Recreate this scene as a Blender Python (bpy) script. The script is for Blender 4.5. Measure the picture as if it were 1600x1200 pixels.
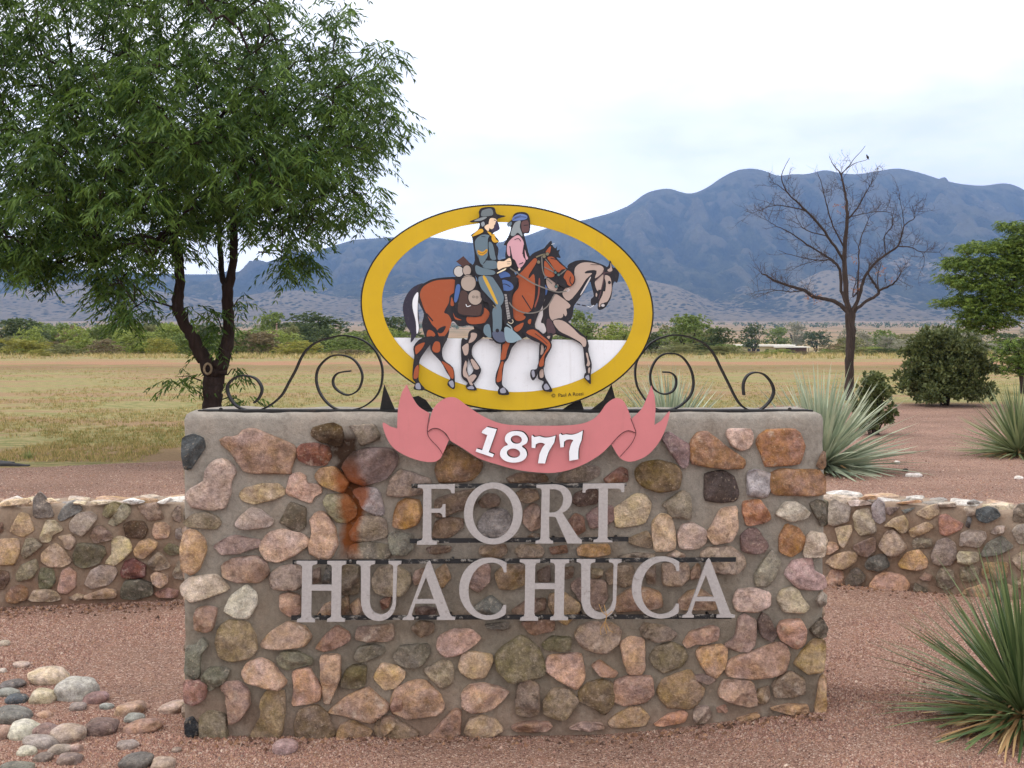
import bpy, bmesh, math, random
import numpy as np
from mathutils import Vector, Matrix, noise as mnoise
from mathutils.geometry import tessellate_polygon

random.seed(7)
RNG = np.random.default_rng(11)
for o in list(bpy.data.objects):
    bpy.data.objects.remove(o, do_unlink=True)
SC = bpy.context.scene
COL = SC.collection

# ------------------------------------------------------------------ camera
EYE, FPX, HOR = 1.63, 2000.0, 520.0        # eye height (m), focal length and horizon in photo pixels
cam_d = bpy.data.cameras.new('camera')
cam = bpy.data.objects.new('camera', cam_d)
COL.objects.link(cam)
cam.location = (0, 0, EYE)
cam.rotation_euler = (math.radians(90), 0, 0)
cam_d.sensor_fit = 'HORIZONTAL'
cam_d.sensor_width = 36.0
cam_d.lens = 36.0 * FPX / 1600.0
cam_d.shift_y = -(600.0 - HOR) / 1600.0
cam_d.clip_start = 0.05
cam_d.clip_end = 40000
SC.camera = cam

# ------------------------------------------------------------------ sky
SUN_EL, SUN_AZ = math.radians(52), math.radians(-72)   # azimuth from +Y (behind the sign), negative = to the left
world = bpy.data.worlds.new('World')
SC.world = world
world.use_nodes = True
wn, wl = world.node_tree.nodes, world.node_tree.links
wn.clear()
w_out = wn.new('ShaderNodeOutputWorld')
w_bg = wn.new('ShaderNodeBackground')
w_sky = wn.new('ShaderNodeTexSky')
w_sky.sky_type = 'NISHITA'
w_sky.sun_disc = False
w_sky.sun_elevation = SUN_EL
w_sky.sun_rotation = SUN_AZ
w_sky.altitude = 1400
w_bg.inputs['Strength'].default_value = 0.12
w_tc = wn.new('ShaderNodeTexCoord')
w_map = wn.new('ShaderNodeMapping')
w_map.inputs['Scale'].default_value = (1.0, 1.0, 3.2)
w_map.inputs['Location'].default_value = (0.3, 0.1, 0.4)
w_no = wn.new('ShaderNodeTexNoise')
w_no.inputs['Scale'].default_value = 2.1
w_no.inputs['Detail'].default_value = 6
w_no.inputs['Roughness'].default_value = 0.55
w_rmp = wn.new('ShaderNodeMapRange')
w_rmp.inputs['From Min'].default_value = 0.22
w_rmp.inputs['From Max'].default_value = 0.56
w_rmp.inputs['To Min'].default_value = 0.55
w_rmp.inputs['To Max'].default_value = 0.97
w_mix = wn.new('ShaderNodeMix')
w_mix.data_type = 'RGBA'
w_no2 = wn.new('ShaderNodeTexNoise')
w_no2.inputs['Scale'].default_value = 3.4
w_no2.inputs['Detail'].default_value = 7
w_no2.inputs['Roughness'].default_value = 0.6
w_rmp2 = wn.new('ShaderNodeMapRange')
w_rmp2.inputs['From Min'].default_value = 0.36
w_rmp2.inputs['From Max'].default_value = 0.60
w_cl = wn.new('ShaderNodeMix')                              # thicker and thinner overcast (before strength)
w_cl.data_type = 'RGBA'
w_cl.inputs[6].default_value = (17.2, 17.3, 17.5, 1)
w_cl.inputs[7].default_value = (22.4, 22.0, 21.8, 1)
wl.new(w_map.outputs['Vector'], w_no2.inputs['Vector'])
wl.new(w_no2.outputs['Fac'], w_rmp2.inputs['Value'])
wl.new(w_rmp2.outputs['Result'], w_cl.inputs[0])
wl.new(w_cl.outputs[2], w_mix.inputs[7])
wl.new(w_tc.outputs['Generated'], w_map.inputs['Vector'])
wl.new(w_map.outputs['Vector'], w_no.inputs['Vector'])
wl.new(w_no.outputs['Fac'], w_rmp.inputs['Value'])
wl.new(w_rmp.outputs['Result'], w_mix.inputs[0])
wl.new(w_sky.outputs['Color'], w_mix.inputs[6])
wl.new(w_mix.outputs[2], w_bg.inputs['Color'])
wl.new(w_bg.outputs['Background'], w_out.inputs['Surface'])

# ------------------------------------------------------------------ sun (veiled by thin cloud)
sun_d = bpy.data.lights.new('sun', 'SUN')
sun_d.energy = 2.1
sun_d.angle = math.radians(12)
sun_d.color = (1.0, 0.95, 0.87)
sun = bpy.data.objects.new('sun', sun_d)
COL.objects.link(sun)
_d = Vector((math.sin(SUN_AZ) * math.cos(SUN_EL), math.cos(SUN_AZ) * math.cos(SUN_EL), math.sin(SUN_EL)))
sun.rotation_euler = _d.to_track_quat('Z', 'Y').to_euler()
sun.location = (-20, 30, 60)

SC.view_settings.view_transform = 'Standard'
SC.view_settings.look = 'None'
SC.view_settings.exposure = -0.26
SC.view_settings.gamma = 1.0
SC.view_settings.use_curve_mapping = False
SC.render.engine = 'CYCLES'
SC.cycles.max_bounces = 6
SC.cycles.diffuse_bounces = 3
SC.cycles.transparent_max_bounces = 8
SC.cycles.volume_bounces = 0
SC.cycles.use_denoising = True

# ------------------------------------------------------------------ helpers
def W(px, py, D):
    """Point of the place seen at photo pixel (px, py), D metres in front of the camera."""
    return Vector(((px - 800) / FPX * D, D, EYE - (py - HOR) / FPX * D))

def lin(r, g, b):
    def f(c):
        c /= 255.0
        return c / 12.92 if c <= 0.04045 else ((c + 0.055) / 1.055) ** 2.4
    return (f(r), f(g), f(b), 1.0)

def sm(a, b, x):
    t = np.clip((x - a) / (b - a), 0, 1)
    return t * t * (3 - 2 * t)

_perm = RNG.random((256, 256))
def vnoise(x, y):
    x = np.asarray(x, float); y = np.asarray(y, float)
    xi = np.floor(x).astype(int); yi = np.floor(y).astype(int)
    fx = x - xi; fy = y - yi
    fx = fx * fx * (3 - 2 * fx); fy = fy * fy * (3 - 2 * fy)
    g = lambda i, j: _perm[i & 255, j & 255]
    return (g(xi, yi) * (1 - fx) * (1 - fy) + g(xi + 1, yi) * fx * (1 - fy)
            + g(xi, yi + 1) * (1 - fx) * fy + g(xi + 1, yi + 1) * fx * fy)
def fbm(x, y, o=4):
    s, a, t = 0, 1.0, 0
    for k in range(o):
        s = s + a * vnoise(x * 2 ** k + 17.3 * k, y * 2 ** k + 5.1 * k); t += a; a *= 0.5
    return s / t

def ground_z(x, y):
    x = np.asarray(x, float); y = np.asarray(y, float)
    z = -0.03 * (1 - sm(5, 9, y)) + 0.11 * sm(0.2, 1.5, x) * (1 - sm(12, 22, y))
    z = z + 0.05 * (fbm(x * 0.35 + 40, y * 0.35 + 9, 2) - 0.5) * sm(8, 14, y)
    z = z + np.interp(y, [0, 92, 250, 420, 520, 800, 3000, 3600, 9500], [0, 0, -2.9, -5.4, -5.2, -2.4, 24, 34, 60])
    return z
def gz(x, y):
    return float(ground_z(x, y))

def empty(name, loc, label, cat, group=None, kind=None):
    o = bpy.data.objects.new(name, None)
    o.empty_display_size = 0.1
    COL.objects.link(o)
    o.location = loc
    tag(o, label, cat, group, kind)
    return o
def tag(o, label=None, cat=None, group=None, kind=None):
    if label: o['label'] = label
    if cat: o['category'] = cat
    if group: o['group'] = group
    if kind: o['kind'] = kind
    return o

def np_mesh(name, V, F, mats, midx=None, smooth=False, attrs=None):
    """Mesh from numpy: V (n,3); F (m,3) or (m,4) array or list of arrays."""
    me = bpy.data.meshes.new(name)
    V = np.asarray(V, np.float32)
    Fs = F if isinstance(F, list) and len(F) and isinstance(F[0], np.ndarray) else [np.asarray(F, np.int32)]
    Fs = [f for f in Fs if len(f)]
    me.vertices.add(len(V)); me.vertices.foreach_set('co', V.ravel())
    nl = sum(f.size for f in Fs); nf = sum(len(f) for f in Fs)
    me.loops.add(nl); me.loops.foreach_set('vertex_index', np.concatenate([f.ravel() for f in Fs]).astype(np.int32))
    me.polygons.add(nf)
    tot = np.concatenate([np.full(len(f), f.shape[1]) for f in Fs]).astype(np.int32)
    st = np.concatenate([[0], np.cumsum(tot)[:-1]]).astype(np.int32)
    me.polygons.foreach_set('loop_start', st)
    if midx is not None: me.polygons.foreach_set('material_index', np.asarray(midx, np.int32))
    me.polygons.foreach_set('use_smooth', np.full(nf, bool(smooth)))
    for m in (mats if isinstance(mats, (list, tuple)) else [mats]):
        me.materials.append(m)
    for k, a in (attrs or {}).items():
        at = me.attributes.new(k, 'FLOAT_COLOR' if np.ndim(a) == 2 else 'FLOAT', 'POINT')
        at.data.foreach_set('color' if np.ndim(a) == 2 else 'value', np.asarray(a, np.float32).ravel())
    me.update(calc_edges=True); me.validate()
    return me

def obj(name, me, parent=None, loc=(0, 0, 0), kind=None):
    o = bpy.data.objects.new(name, me)
    COL.objects.link(o)
    if parent is not None:
        o.parent = parent
        o.location = Vector(loc) - parent_loc(parent)
    else:
        o.location = loc
    if kind: o['kind'] = kind
    return o
def parent_loc(p):
    v = Vector(p.location)
    while p.parent is not None:
        p = p.parent; v += p.location
    return v

def mobj(name, V, F, mats, parent=None, kind=None, origin=None, **kw):
    """Object from world-space vertices; its origin goes to the middle of its base unless given."""
    V = np.asarray(V, float)
    if origin is None:
        lo, hi = V.min(0), V.max(0)
        origin = np.array([(lo[0] + hi[0]) / 2, (lo[1] + hi[1]) / 2, lo[2]])
    me = np_mesh(name, V - np.asarray(origin, float), F, mats, **kw)
    return obj(name, me, parent, tuple(origin), kind)

# ---- materials
def new_mat(name):
    m = bpy.data.materials.new(name); m.use_nodes = True
    return m, m.node_tree.nodes, m.node_tree.links, m.node_tree.nodes['Principled BSDF']
class NT:
    """Small node-building helper."""
    def __init__(s, m): s.n, s.l = m.node_tree.nodes, m.node_tree.links
    def _in(s, sock, v):
        if isinstance(v, bpy.types.NodeSocket): s.l.new(v, sock)
        elif v is not None:
            if sock.type == 'RGBA' and not hasattr(v, '__len__'): v = (v, v, v, 1)
            sock.default_value = v
    def coord(s, kind='Object'): return s.n.new('ShaderNodeTexCoord').outputs[kind]
    def pos(s): return s.n.new('ShaderNodeNewGeometry').outputs['Position']
    def mapping(s, v, scale=(1, 1, 1), loc=(0, 0, 0)):
        k = s.n.new('ShaderNodeMapping'); s._in(k.inputs['Vector'], v)
        k.inputs['Scale'].default_value = scale; k.inputs['Location'].default_value = loc
        return k.outputs[0]
    def noise(s, v, scale, detail=4, rough=0.55, w=None, color=False, dist=0):
        k = s.n.new('ShaderNodeTexNoise')
        if w is not None: k.noise_dimensions = '4D'; s._in(k.inputs['W'], w)
        s._in(k.inputs['Vector'], v); k.inputs['Scale'].default_value = scale
        k.inputs['Detail'].default_value = detail; k.inputs['Roughness'].default_value = rough
        k.inputs['Distortion'].default_value = dist
        return k.outputs['Color' if color else 'Fac']
    def voro(s, v, scale, out='Color', feature='F1', rand=1.0):
        k = s.n.new('ShaderNodeTexVoronoi'); k.feature = feature
        s._in(k.inputs['Vector'], v); k.inputs['Scale'].default_value = scale; k.inputs['Randomness'].default_value = rand
        return k.outputs[out]
    def ramp(s, f, a, b, lo=0.0, hi=1.0):
        k = s.n.new('ShaderNodeMapRange'); s._in(k.inputs['Value'], f)
        for i, v in (('From Min', a), ('From Max', b), ('To Min', lo), ('To Max', hi)): s._in(k.inputs[i], v)
        return k.outputs[0]
    def mix(s, f, a, b, mode='MIX'):
        k = s.n.new('ShaderNodeMix'); k.data_type = 'RGBA'; k.blend_type = mode
        s._in(k.inputs[0], f); s._in(k.inputs[6], a); s._in(k.inputs[7], b)
        return k.outputs[2]
    def math(s, op, a, b=0.0, c=None):
        k = s.n.new('ShaderNodeMath'); k.operation = op
        s._in(k.inputs[0], a); s._in(k.inputs[1], b)
        if c is not None: s._in(k.inputs[2], c)
        return k.outputs[0]
    def sep(s, v):
        k = s.n.new('ShaderNodeSeparateXYZ'); s._in(k.inputs[0], v); return k.outputs
    def info(s, o): return s.n.new('ShaderNodeObjectInfo').outputs[o]
    def attr(s, name, out='Color'):
        k = s.n.new('ShaderNodeAttribute'); k.attribute_name = name; return k.outputs[out]
    def hsv(s, c, h=0.5, sat=1.0, v=1.0):
        k = s.n.new('ShaderNodeHueSaturation'); s._in(k.inputs['Color'], c)
        s._in(k.inputs['Hue'], h); s._in(k.inputs['Saturation'], sat); s._in(k.inputs['Value'], v)
        return k.outputs[0]
    def bump(s, h, strength=0.5, dist=0.01):
        k = s.n.new('ShaderNodeBump'); s._in(k.inputs['Height'], h)
        k.inputs['Strength'].default_value = strength; k.inputs['Distance'].default_value = dist
        return k.outputs[0]

def mat_plain(name, col, rough=0.6, var=0.12, scale=30, bump=0.0, metal=0.0, spec=0.3):
    m, n, l, b = new_mat(name); t = NT(m)
    p = t.pos()
    no = t.noise(p, scale, 5)
    c = t.mix(1.0, col, t.ramp(no, 0.25, 0.75, 1 - var, 1 + var), 'MULTIPLY')
    l.new(c, b.inputs['Base Color'])
    b.inputs['Roughness'].default_value = rough; b.inputs['Metallic'].default_value = metal
    b.inputs['Specular IOR Level'].default_value = spec
    if bump: l.new(t.bump(no, bump, 0.004), b.inputs['Normal'])
    return m

def rust_mask(t, p):
    """Where rusty water has run down the sign wall: a streak that starts at the dark stone at the top."""
    x, y, z = t.sep(p)
    nz = t.noise(p, 9, 4); nz2 = t.noise(p, 28, 3)
    cx = t.math('ADD', t.ramp(z, 0.93, 1.2, 0.0, -0.042), t.ramp(z, 0.70, 0.93, -0.676, -0.642))
    d = t.math('ABSOLUTE', t.math('SUBTRACT', t.math('ADD', x, t.math('MULTIPLY', t.math('SUBTRACT', nz, 0.5), 0.13)), cx))
    wd = t.math('ADD', t.ramp(z, 0.72, 1.15, 0.035, 0.065), t.math('MULTIPLY', nz2, 0.02))
    m = t.math('SUBTRACT', 1.0, t.ramp(d, t.math('MULTIPLY', wd, 0.6), t.math('MULTIPLY', wd, 1.2)))
    top = t.ramp(z, 1.235, 1.19); bot = t.ramp(z, 0.68, 0.76)
    m = t.math('MULTIPLY', t.math('MULTIPLY', m, top), bot)
    return t.math('MULTIPLY', m, t.ramp(t.noise(p, 30, 5, 0.7), 0.3, 0.46, 0.6, 1.0)), z

def mat_stone():
    m, n, l, b = new_mat('field_stone'); t = NT(m)
    oc = t.coord('Object'); rnd = t.info('Random')
    w = t.math('MULTIPLY', rnd, 57.0)
    col = t.info('Color'); alpha = t.info('Alpha')
    big = t.noise(oc, 11, 5, 0.6, w=w, dist=0.6)
    mid = t.noise(oc, 42, 6, 0.65, w=w)
    fine = t.noise(oc, 190, 3, 0.6, w=w)
    huen = t.noise(oc, 16, 3, 0.6, w=t.math('ADD', w, 9.0))
    c = t.hsv(col, t.ramp(huen, 0.3, 0.7, 0.485, 0.515), t.ramp(huen, 0.25, 0.75, 0.56, 1.0), 1.04)
    c = t.mix(1.0, c, t.ramp(big, 0.25, 0.75, 0.55, 1.28), 'MULTIPLY')
    c = t.mix(1.0, c, t.ramp(mid, 0.25, 0.75, 0.44, 1.5), 'MULTIPLY')
    c = t.mix(1.0, c, t.ramp(fine, 0.3, 0.7, 0.72, 1.22), 'MULTIPLY')
    sp = t.noise(oc, 75, 5, 0.75, w=t.math('ADD', w, 13.0))
    c = t.mix(t.ramp(sp, 0.57, 0.66, 0, 0.5), c, lin(92, 74, 64))
    c = t.mix(t.ramp(sp, 0.43, 0.35, 0, 0.4), c, lin(206, 186, 164))
    pale = t.math('MULTIPLY', t.ramp(t.noise(oc, 24, 5, 0.7, w=t.math('ADD', w, 3.0)), 0.55, 0.68), alpha)
    c = t.mix(t.math('MULTIPLY', pale, 0.6), c, lin(205, 188, 172))
    dark = t.ramp(t.noise(oc, 30, 6, 0.7, w=t.math('ADD', w, 21.0)), 0.62, 0.72)
    c = t.mix(t.math('MULTIPLY', dark, 0.45), c, lin(70, 52, 44))
    vein = t.math('ABSOLUTE', t.math('SUBTRACT', t.noise(oc, 13, 5, 0.6, w=t.math('ADD', w, 33.0)), 0.5))
    vg = t.ramp(t.noise(oc, 9, 2, 0.5, w=t.math('ADD', w, 71.0)), 0.56, 0.66)
    vein = t.math('ADD', vein, t.math('SUBTRACT', 1.0, vg))
    c = t.mix(t.ramp(vein, 0.014, 0.0, 0, 0.35), c, lin(84, 66, 56))
    rm, z = rust_mask(t, t.pos())
    c = t.mix(t.math('MULTIPLY', rm, 0.85), c, t.mix(t.ramp(z, 1.02, 1.13), lin(132, 68, 24), lin(44, 27, 15)))
    l.new(c, b.inputs['Base Color'])
    b.inputs['Roughness'].default_value = 0.82
    b.inputs['Specular IOR Level'].default_value = 0.22
    h = t.math('ADD', t.math('MULTIPLY', mid, 0.8), t.math('ADD', t.math('MULTIPLY', fine, 0.3), t.math('ADD', big, t.math('MULTIPLY', sp, -0.5))))
    h = t.math('SUBTRACT', h, t.ramp(vein, 0.02, 0.0, 0, 0.5))
    l.new(t.bump(h, 0.9, 0.018), b.inputs['Normal'])
    return m

def mat_mortar(name, rust=False, base=(128, 121, 112), low=(112, 97, 84)):
    m, n, l, b = new_mat(name); t = NT(m)
    p = t.pos()
    z = t.sep(p)[2]
    n1 = t.noise(p, 5, 5); n2 = t.noise(p, 45, 5, 0.65); n3 = t.noise(p, 260, 2)
    dirt = t.math('ADD', t.ramp(z, 1.15, 0.25), t.ramp(n1, 0.3, 0.7, -0.35, 0.35))
    c = t.mix(dirt, lin(*base), lin(*low))
    soil = t.math('ADD', t.ramp(z, 0.22, 0.02), t.ramp(n1, 0.3, 0.7, -0.3, 0.3))
    c = t.mix(t.math('MULTIPLY', soil, 0.28), c, lin(140, 98, 82))
    c = t.mix(1.0, c, t.ramp(n1, 0.25, 0.75, 0.84, 1.14), 'MULTIPLY')
    pits = t.ramp(t.noise(p, 120, 3, 0.6), 0.68, 0.76)
    c = t.mix(t.math('MULTIPLY', pits, 0.4), c, lin(66, 58, 52))
    sme = t.noise(t.mapping(p, (1, 1, 0.5)), 12, 6, 0.7)
    c = t.mix(t.ramp(sme, 0.5, 0.72, 0, 0.45), c, lin(160, 150, 138))
    c = t.mix(t.ramp(sme, 0.46, 0.3, 0, 0.4), c, lin(92, 82, 72))
    c = t.mix(1.0, c, t.ramp(n2, 0.25, 0.75, 0.8, 1.18), 'MULTIPLY')
    c = t.mix(1.0, c, t.ramp(n3, 0.3, 0.7, 0.9, 1.1), 'MULTIPLY')
    if rust:
        rm, z2 = rust_mask(t, p)
        c = t.mix(t.math('MULTIPLY', rm, 0.95), c, t.mix(t.ramp(z2, 0.92, 1.04), lin(116, 62, 20), lin(46, 27, 14)))
    l.new(c, b.inputs['Base Color'])
    b.inputs['Roughness'].default_value = 0.9; b.inputs['Specular IOR Level'].default_value = 0.15
    h = t.math('ADD', n2, t.math('MULTIPLY', n3, 0.35))
    l.new(t.bump(t.math('ADD', h, t.math('MULTIPLY', sme, 1.5)), 0.6, 0.012), b.inputs['Normal'])
    return m

def mat_leaf(name, c1, c2, trans=0.28, by='attr', rough=0.5):
    m, n, l, b = new_mat(name); t = NT(m)
    f = t.attr('tint', 'Fac') if by == 'attr' else t.info('Random')
    c = t.mix(f, c1, c2)
    c = t.mix(1.0, c, t.ramp(t.noise(t.pos(), 3.0, 3), 0.3, 0.7, 0.78, 1.2), 'MULTIPLY')
    l.new(c, b.inputs['Base Color'])
    b.inputs['Roughness'].default_value = rough; b.inputs['Specular IOR Level'].default_value = 0.3
    tr = n.new('ShaderNodeBsdfTranslucent'); l.new(c, tr.inputs['Color'])
    mx = n.new('ShaderNodeMixShader'); mx.inputs[0].default_value = trans
    l.new(b.outputs[0], mx.inputs[1]); l.new(tr.outputs[0], mx.inputs[2])
    l.new(mx.outputs[0], n['Material Output'].inputs['Surface'])
    return m

def mat_bark(name, col, scale=18):
    m, n, l, b = new_mat(name); t = NT(m)
    p = t.mapping(t.pos(), (1, 1, 0.22))
    no = t.noise(p, scale, 6, 0.65); v = t.voro(p, scale * 1.6, 'Distance')
    c = t.mix(1.0, col, t.ramp(no, 0.25, 0.75, 0.55, 1.5), 'MULTIPLY')
    l.new(c, b.inputs['Base Color']); b.inputs['Roughness'].default_value = 0.9
    b.inputs['Specular IOR Level'].default_value = 0.15
    l.new(t.bump(t.math('ADD', no, v), 0.9, 0.02), b.inputs['Normal'])
    return m

# ---- flat cut-out plates (painted sheet metal): outline(s) in photo pixels at depth D
def smooth_closed(P, k=4):
    P = np.asarray(P, float); n = len(P); out = []
    for i in range(n):
        p0, p1, p2, p3 = P[i - 1], P[i], P[(i + 1) % n], P[(i + 2) % n]
        for j in range(k):
            t = j / k
            out.append(0.5 * (2 * p1 + (p2 - p0) * t + (2 * p0 - 5 * p1 + 4 * p2 - p3) * t * t + (3 * p1 - p0 - 3 * p2 + p3) * t ** 3))
    return np.array(out)
def smooth_open(P, k=5):
    P = np.asarray(P, float); n = len(P); out = []
    for i in range(n - 1):
        p0, p1, p2, p3 = P[max(i - 1, 0)], P[i], P[i + 1], P[min(i + 2, n - 1)]
        for j in range(k):
            t = j / k
            out.append(0.5 * (2 * p1 + (p2 - p0) * t + (2 * p0 - 5 * p1 + 4 * p2 - p3) * t * t + (3 * p1 - p0 - 3 * p2 + p3) * t ** 3))
    out.append(P[-1])
    return np.array(out)
TILES = dict(A=(270, 640, .21875), B=(600, 640, .21875), C=(940, 640, .21875), D=(270, 890, .2417), E=(600, 890, .2417),
             F=(940, 890, .2417), G=(0, 720, .20625), H=(1260, 740, .2125), I=(440, 740, .2375), J=(780, 740, .2375),
             S=(550, 310, .3), R=(580, 590, .3), K=(620, 400, .1833), L=(700, 320, .125), M=(780, 380, .125),
             N=(720, 500, .15), P=(340, 500, .1875), Q=(960, 500, .175), T=(160, 320, .2833), V=(1150, 220, .3167), Z=(0, 920, .2334),
             O=(0, 0, 1.0))
def tpx(tile, pts):
    x, y, s = TILES[tile]
    return np.array([(x + p[0] * s, y + p[1] * s) for p in pts], float)

class Plate:
    """Collects flat plates in planes parallel to the sign, stacked towards the viewer, as one mesh."""
    def __init__(s): s.V, s.T, s.Q, s.mt, s.mq, s.mats = [], [], [], [], [], []
    def mi(s, m):
        if m not in s.mats: s.mats.append(m)
        return s.mats.index(m)
    def add(s, loops, D, thick, mat, side=None, ref=None):
        """loops: pixel outlines (first outer, rest holes). Front face at depth D, body behind it."""
        ref = ref or D
        mi = s.mi(mat); ms = s.mi(side or mat)
        base = len(s.V)
        L3 = []
        for lp in loops:
            L3.append([Vector(((p[0] - 800) / FPX * ref, EYE - (p[1] - HOR) / FPX * ref, 0)) for p in lp])
        tris = tessellate_polygon(L3)
        flat = [v for lp in L3 for v in lp]
        n = len(flat)
        for v in flat: s.V.append((v.x, D, v.y))
        for v in flat: s.V.append((v.x, D + thick, v.y))
        for a, b, c in tris:
            va, vb, vc = flat[a], flat[b], flat[c]
            if (vb - va).cross(vc - va).z < 0: b, c = c, b
            s.T.append((base + a, base + b, base + c)); s.mt.append(mi)
            s.T.append((base + n + a, base + n + c, base + n + b)); s.mt.append(ms)
        k = 0
        for lp in L3:
            m = len(lp)
            area = sum(lp[i].x * lp[(i + 1) % m].y - lp[(i + 1) % m].x * lp[i].y for i in range(m))
            hole = k > 0
            for i in range(m):
                a, b = base + k + i, base + k + (i + 1) % m
                q = (a, a + n, b + n, b) if (area > 0) != hole else (b, b + n, a + n, a)
                s.Q.append(q); s.mq.append(ms)
            k += m
        return s
    def stroke(s, pts, D, width, mat, thick=0.0008, ref=None, smooth=True):
        P = smooth_open(pts, 4) if smooth and len(pts) > 2 else np.asarray(pts, float)
        d = np.gradient(P, axis=0); d /= np.linalg.norm(d, axis=1)[:, None] + 1e-9
        nrm = np.stack([-d[:, 1], d[:, 0]], 1) * width / 2
        return s.add([np.concatenate([P + nrm, (P - nrm)[::-1]])], D, thick, mat, ref=ref)
    def build(s, name, parent, **kw):
        return mobj(name, s.V, [np.array(s.T, np.int32).reshape(-1, 3), np.array(s.Q, np.int32).reshape(-1, 4)], s.mats, parent,
                    midx=s.mt + s.mq, **kw)
def ellipse(cx, cy, rx, ry, rot=0, n=72):
    a = np.linspace(0, 2 * np.pi, n, endpoint=False)
    x, y = rx * np.cos(a), ry * np.sin(a); c, q = math.cos(rot), math.sin(rot)
    return np.stack([cx + x * c - y * q, cy + x * q + y * c], 1)

# ---- tubes (branches, poles, wire)
class Tubes:
    def __init__(s): s.V, s.F, s.n = [], [], 0
    def add(s, pts, rad, sides=6):
        P = np.asarray(pts, float); R = np.asarray(rad, float)
        d = np.gradient(P, axis=0); d /= np.linalg.norm(d, axis=1)[:, None] + 1e-9
        up = np.tile(np.array([0.31, 0.94, 0.12]), (len(P), 1))
        u = np.cross(d, up); u /= np.linalg.norm(u, axis=1)[:, None] + 1e-9
        v = np.cross(d, u)
        a = np.linspace(0, 2 * np.pi, sides, endpoint=False)
        ring = P[:, None, :] + R[:, None, None] * (np.cos(a)[None, :, None] * u[:, None, :] + np.sin(a)[None, :, None] * v[:, None, :])
        s.V.append(ring.reshape(-1, 3))
        i = np.arange(len(P) - 1)[:, None] * sides; j = np.arange(sides)[None, :]; j2 = (j + 1) % sides
        q = np.stack([i + j, i + j2, i + sides + j2, i + sides + j], -1).reshape(-1, 4) + s.n
        s.F.append(q); s.n += len(P) * sides
        return s
    def build(s, name, mat, parent, **kw):
        return mobj(name, np.concatenate(s.V), np.concatenate(s.F).astype(np.int32), mat, parent, smooth=True, **kw)
# ================================================================== materials of the setting
def mat_gravel():
    m, n, l, b = new_mat('red_gravel'); t = NT(m)
    p = t.pos()
    v = t.voro(p, 135, 'Color'); vd = t.voro(p, 135, 'Distance')
    v2 = t.voro(p, 42, 'Color')
    r = t.sep(v)[0]; g = t.sep(v)[1]
    c = t.mix(r, lin(126, 95, 82), lin(168, 137, 121))
    c = t.mix(t.ramp(g, 0.88, 0.94), c, lin(200, 176, 160))
    c = t.mix(t.ramp(g, 0.14, 0.08), c, lin(92, 66, 62))
    c = t.mix(t.ramp(t.sep(v2)[0], 0.8, 0.9, 0, 0.5), c, lin(150, 112, 92))
    big = t.noise(p, 0.7, 5, 0.6); mid = t.noise(p, 4.5, 4)
    c = t.mix(1.0, c, t.ramp(big, 0.3, 0.7, 0.76, 1.16), 'MULTIPLY')
    c = t.mix(t.ramp(mid, 0.55, 0.75, 0, 0.35), c, lin(156, 126, 104))
    l.new(c, b.inputs['Base Color']); b.inputs['Roughness'].default_value = 0.92
    b.inputs['Specular IOR Level'].default_value = 0.12
    h = t.math('ADD', t.math('MULTIPLY', vd, -1.0), t.math('MULTIPLY', mid, 0.6))
    l.new(t.bump(h, 0.9, 0.012), b.inputs['Normal'])
    return m
def mat_field():
    m, n, l, b = new_mat('dry_grass_field'); t = NT(m)
    p = t.pos()
    y = t.sep(p)[1]
    band = t.noise(t.mapping(p, (0.13, 0.5, 1)), 0.8, 6, 0.65)
    spots = t.noise(t.mapping(p, (1, 2.2, 1)), 2.6, 6, 0.7)
    fine = t.noise(t.mapping(p, (1, 1.6, 1)), 24, 5, 0.7)
    straw, green, soil, redsoil = lin(162, 147, 104), lin(114, 121, 72), lin(152, 126, 96), lin(164, 120, 96)
    c = t.mix(t.ramp(spots, 0.42, 0.6), straw, green)
    c = t.mix(t.ramp(t.math('ADD', band, t.math('MULTIPLY', spots, 0.35)), 0.66, 0.74), c, soil)
    c = t.mix(t.ramp(t.noise(t.mapping(p, (0.3, 1.1, 1)), 1.3, 4), 0.62, 0.72, 0, 0.8), c, lin(146, 116, 84))
    ny = t.math('ADD', y, t.ramp(t.noise(p, 0.25, 3), 0.3, 0.7, -3, 3))
    road = t.math('MULTIPLY', t.ramp(ny, 64, 66), t.ramp(ny, 74, 71))
    c = t.mix(t.math('MULTIPLY', road, 0.75), c, redsoil)
    c = t.mix(1.0, c, t.ramp(fine, 0.25, 0.75, 0.5, 1.32), 'MULTIPLY')
    c = t.mix(t.math('MULTIPLY', t.ramp(ny, 50, 58), t.math('MULTIPLY', t.ramp(ny, 66, 63), 0.5)), c, lin(112, 86, 62))
    far = t.ramp(y, 420, 900)
    fc = t.mix(t.ramp(t.noise(p, 0.011, 6, 0.7), 0.42, 0.6), lin(150, 122, 96), lin(104, 96, 68))
    c = t.mix(far, c, fc)
    l.new(c, b.inputs['Base Color']); b.inputs['Roughness'].default_value = 0.95
    b.inputs['Specular IOR Level'].default_value = 0.1
    l.new(t.bump(t.math('ADD', fine, spots), 0.7, 0.05), b.inputs['Normal'])
    return m
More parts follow.
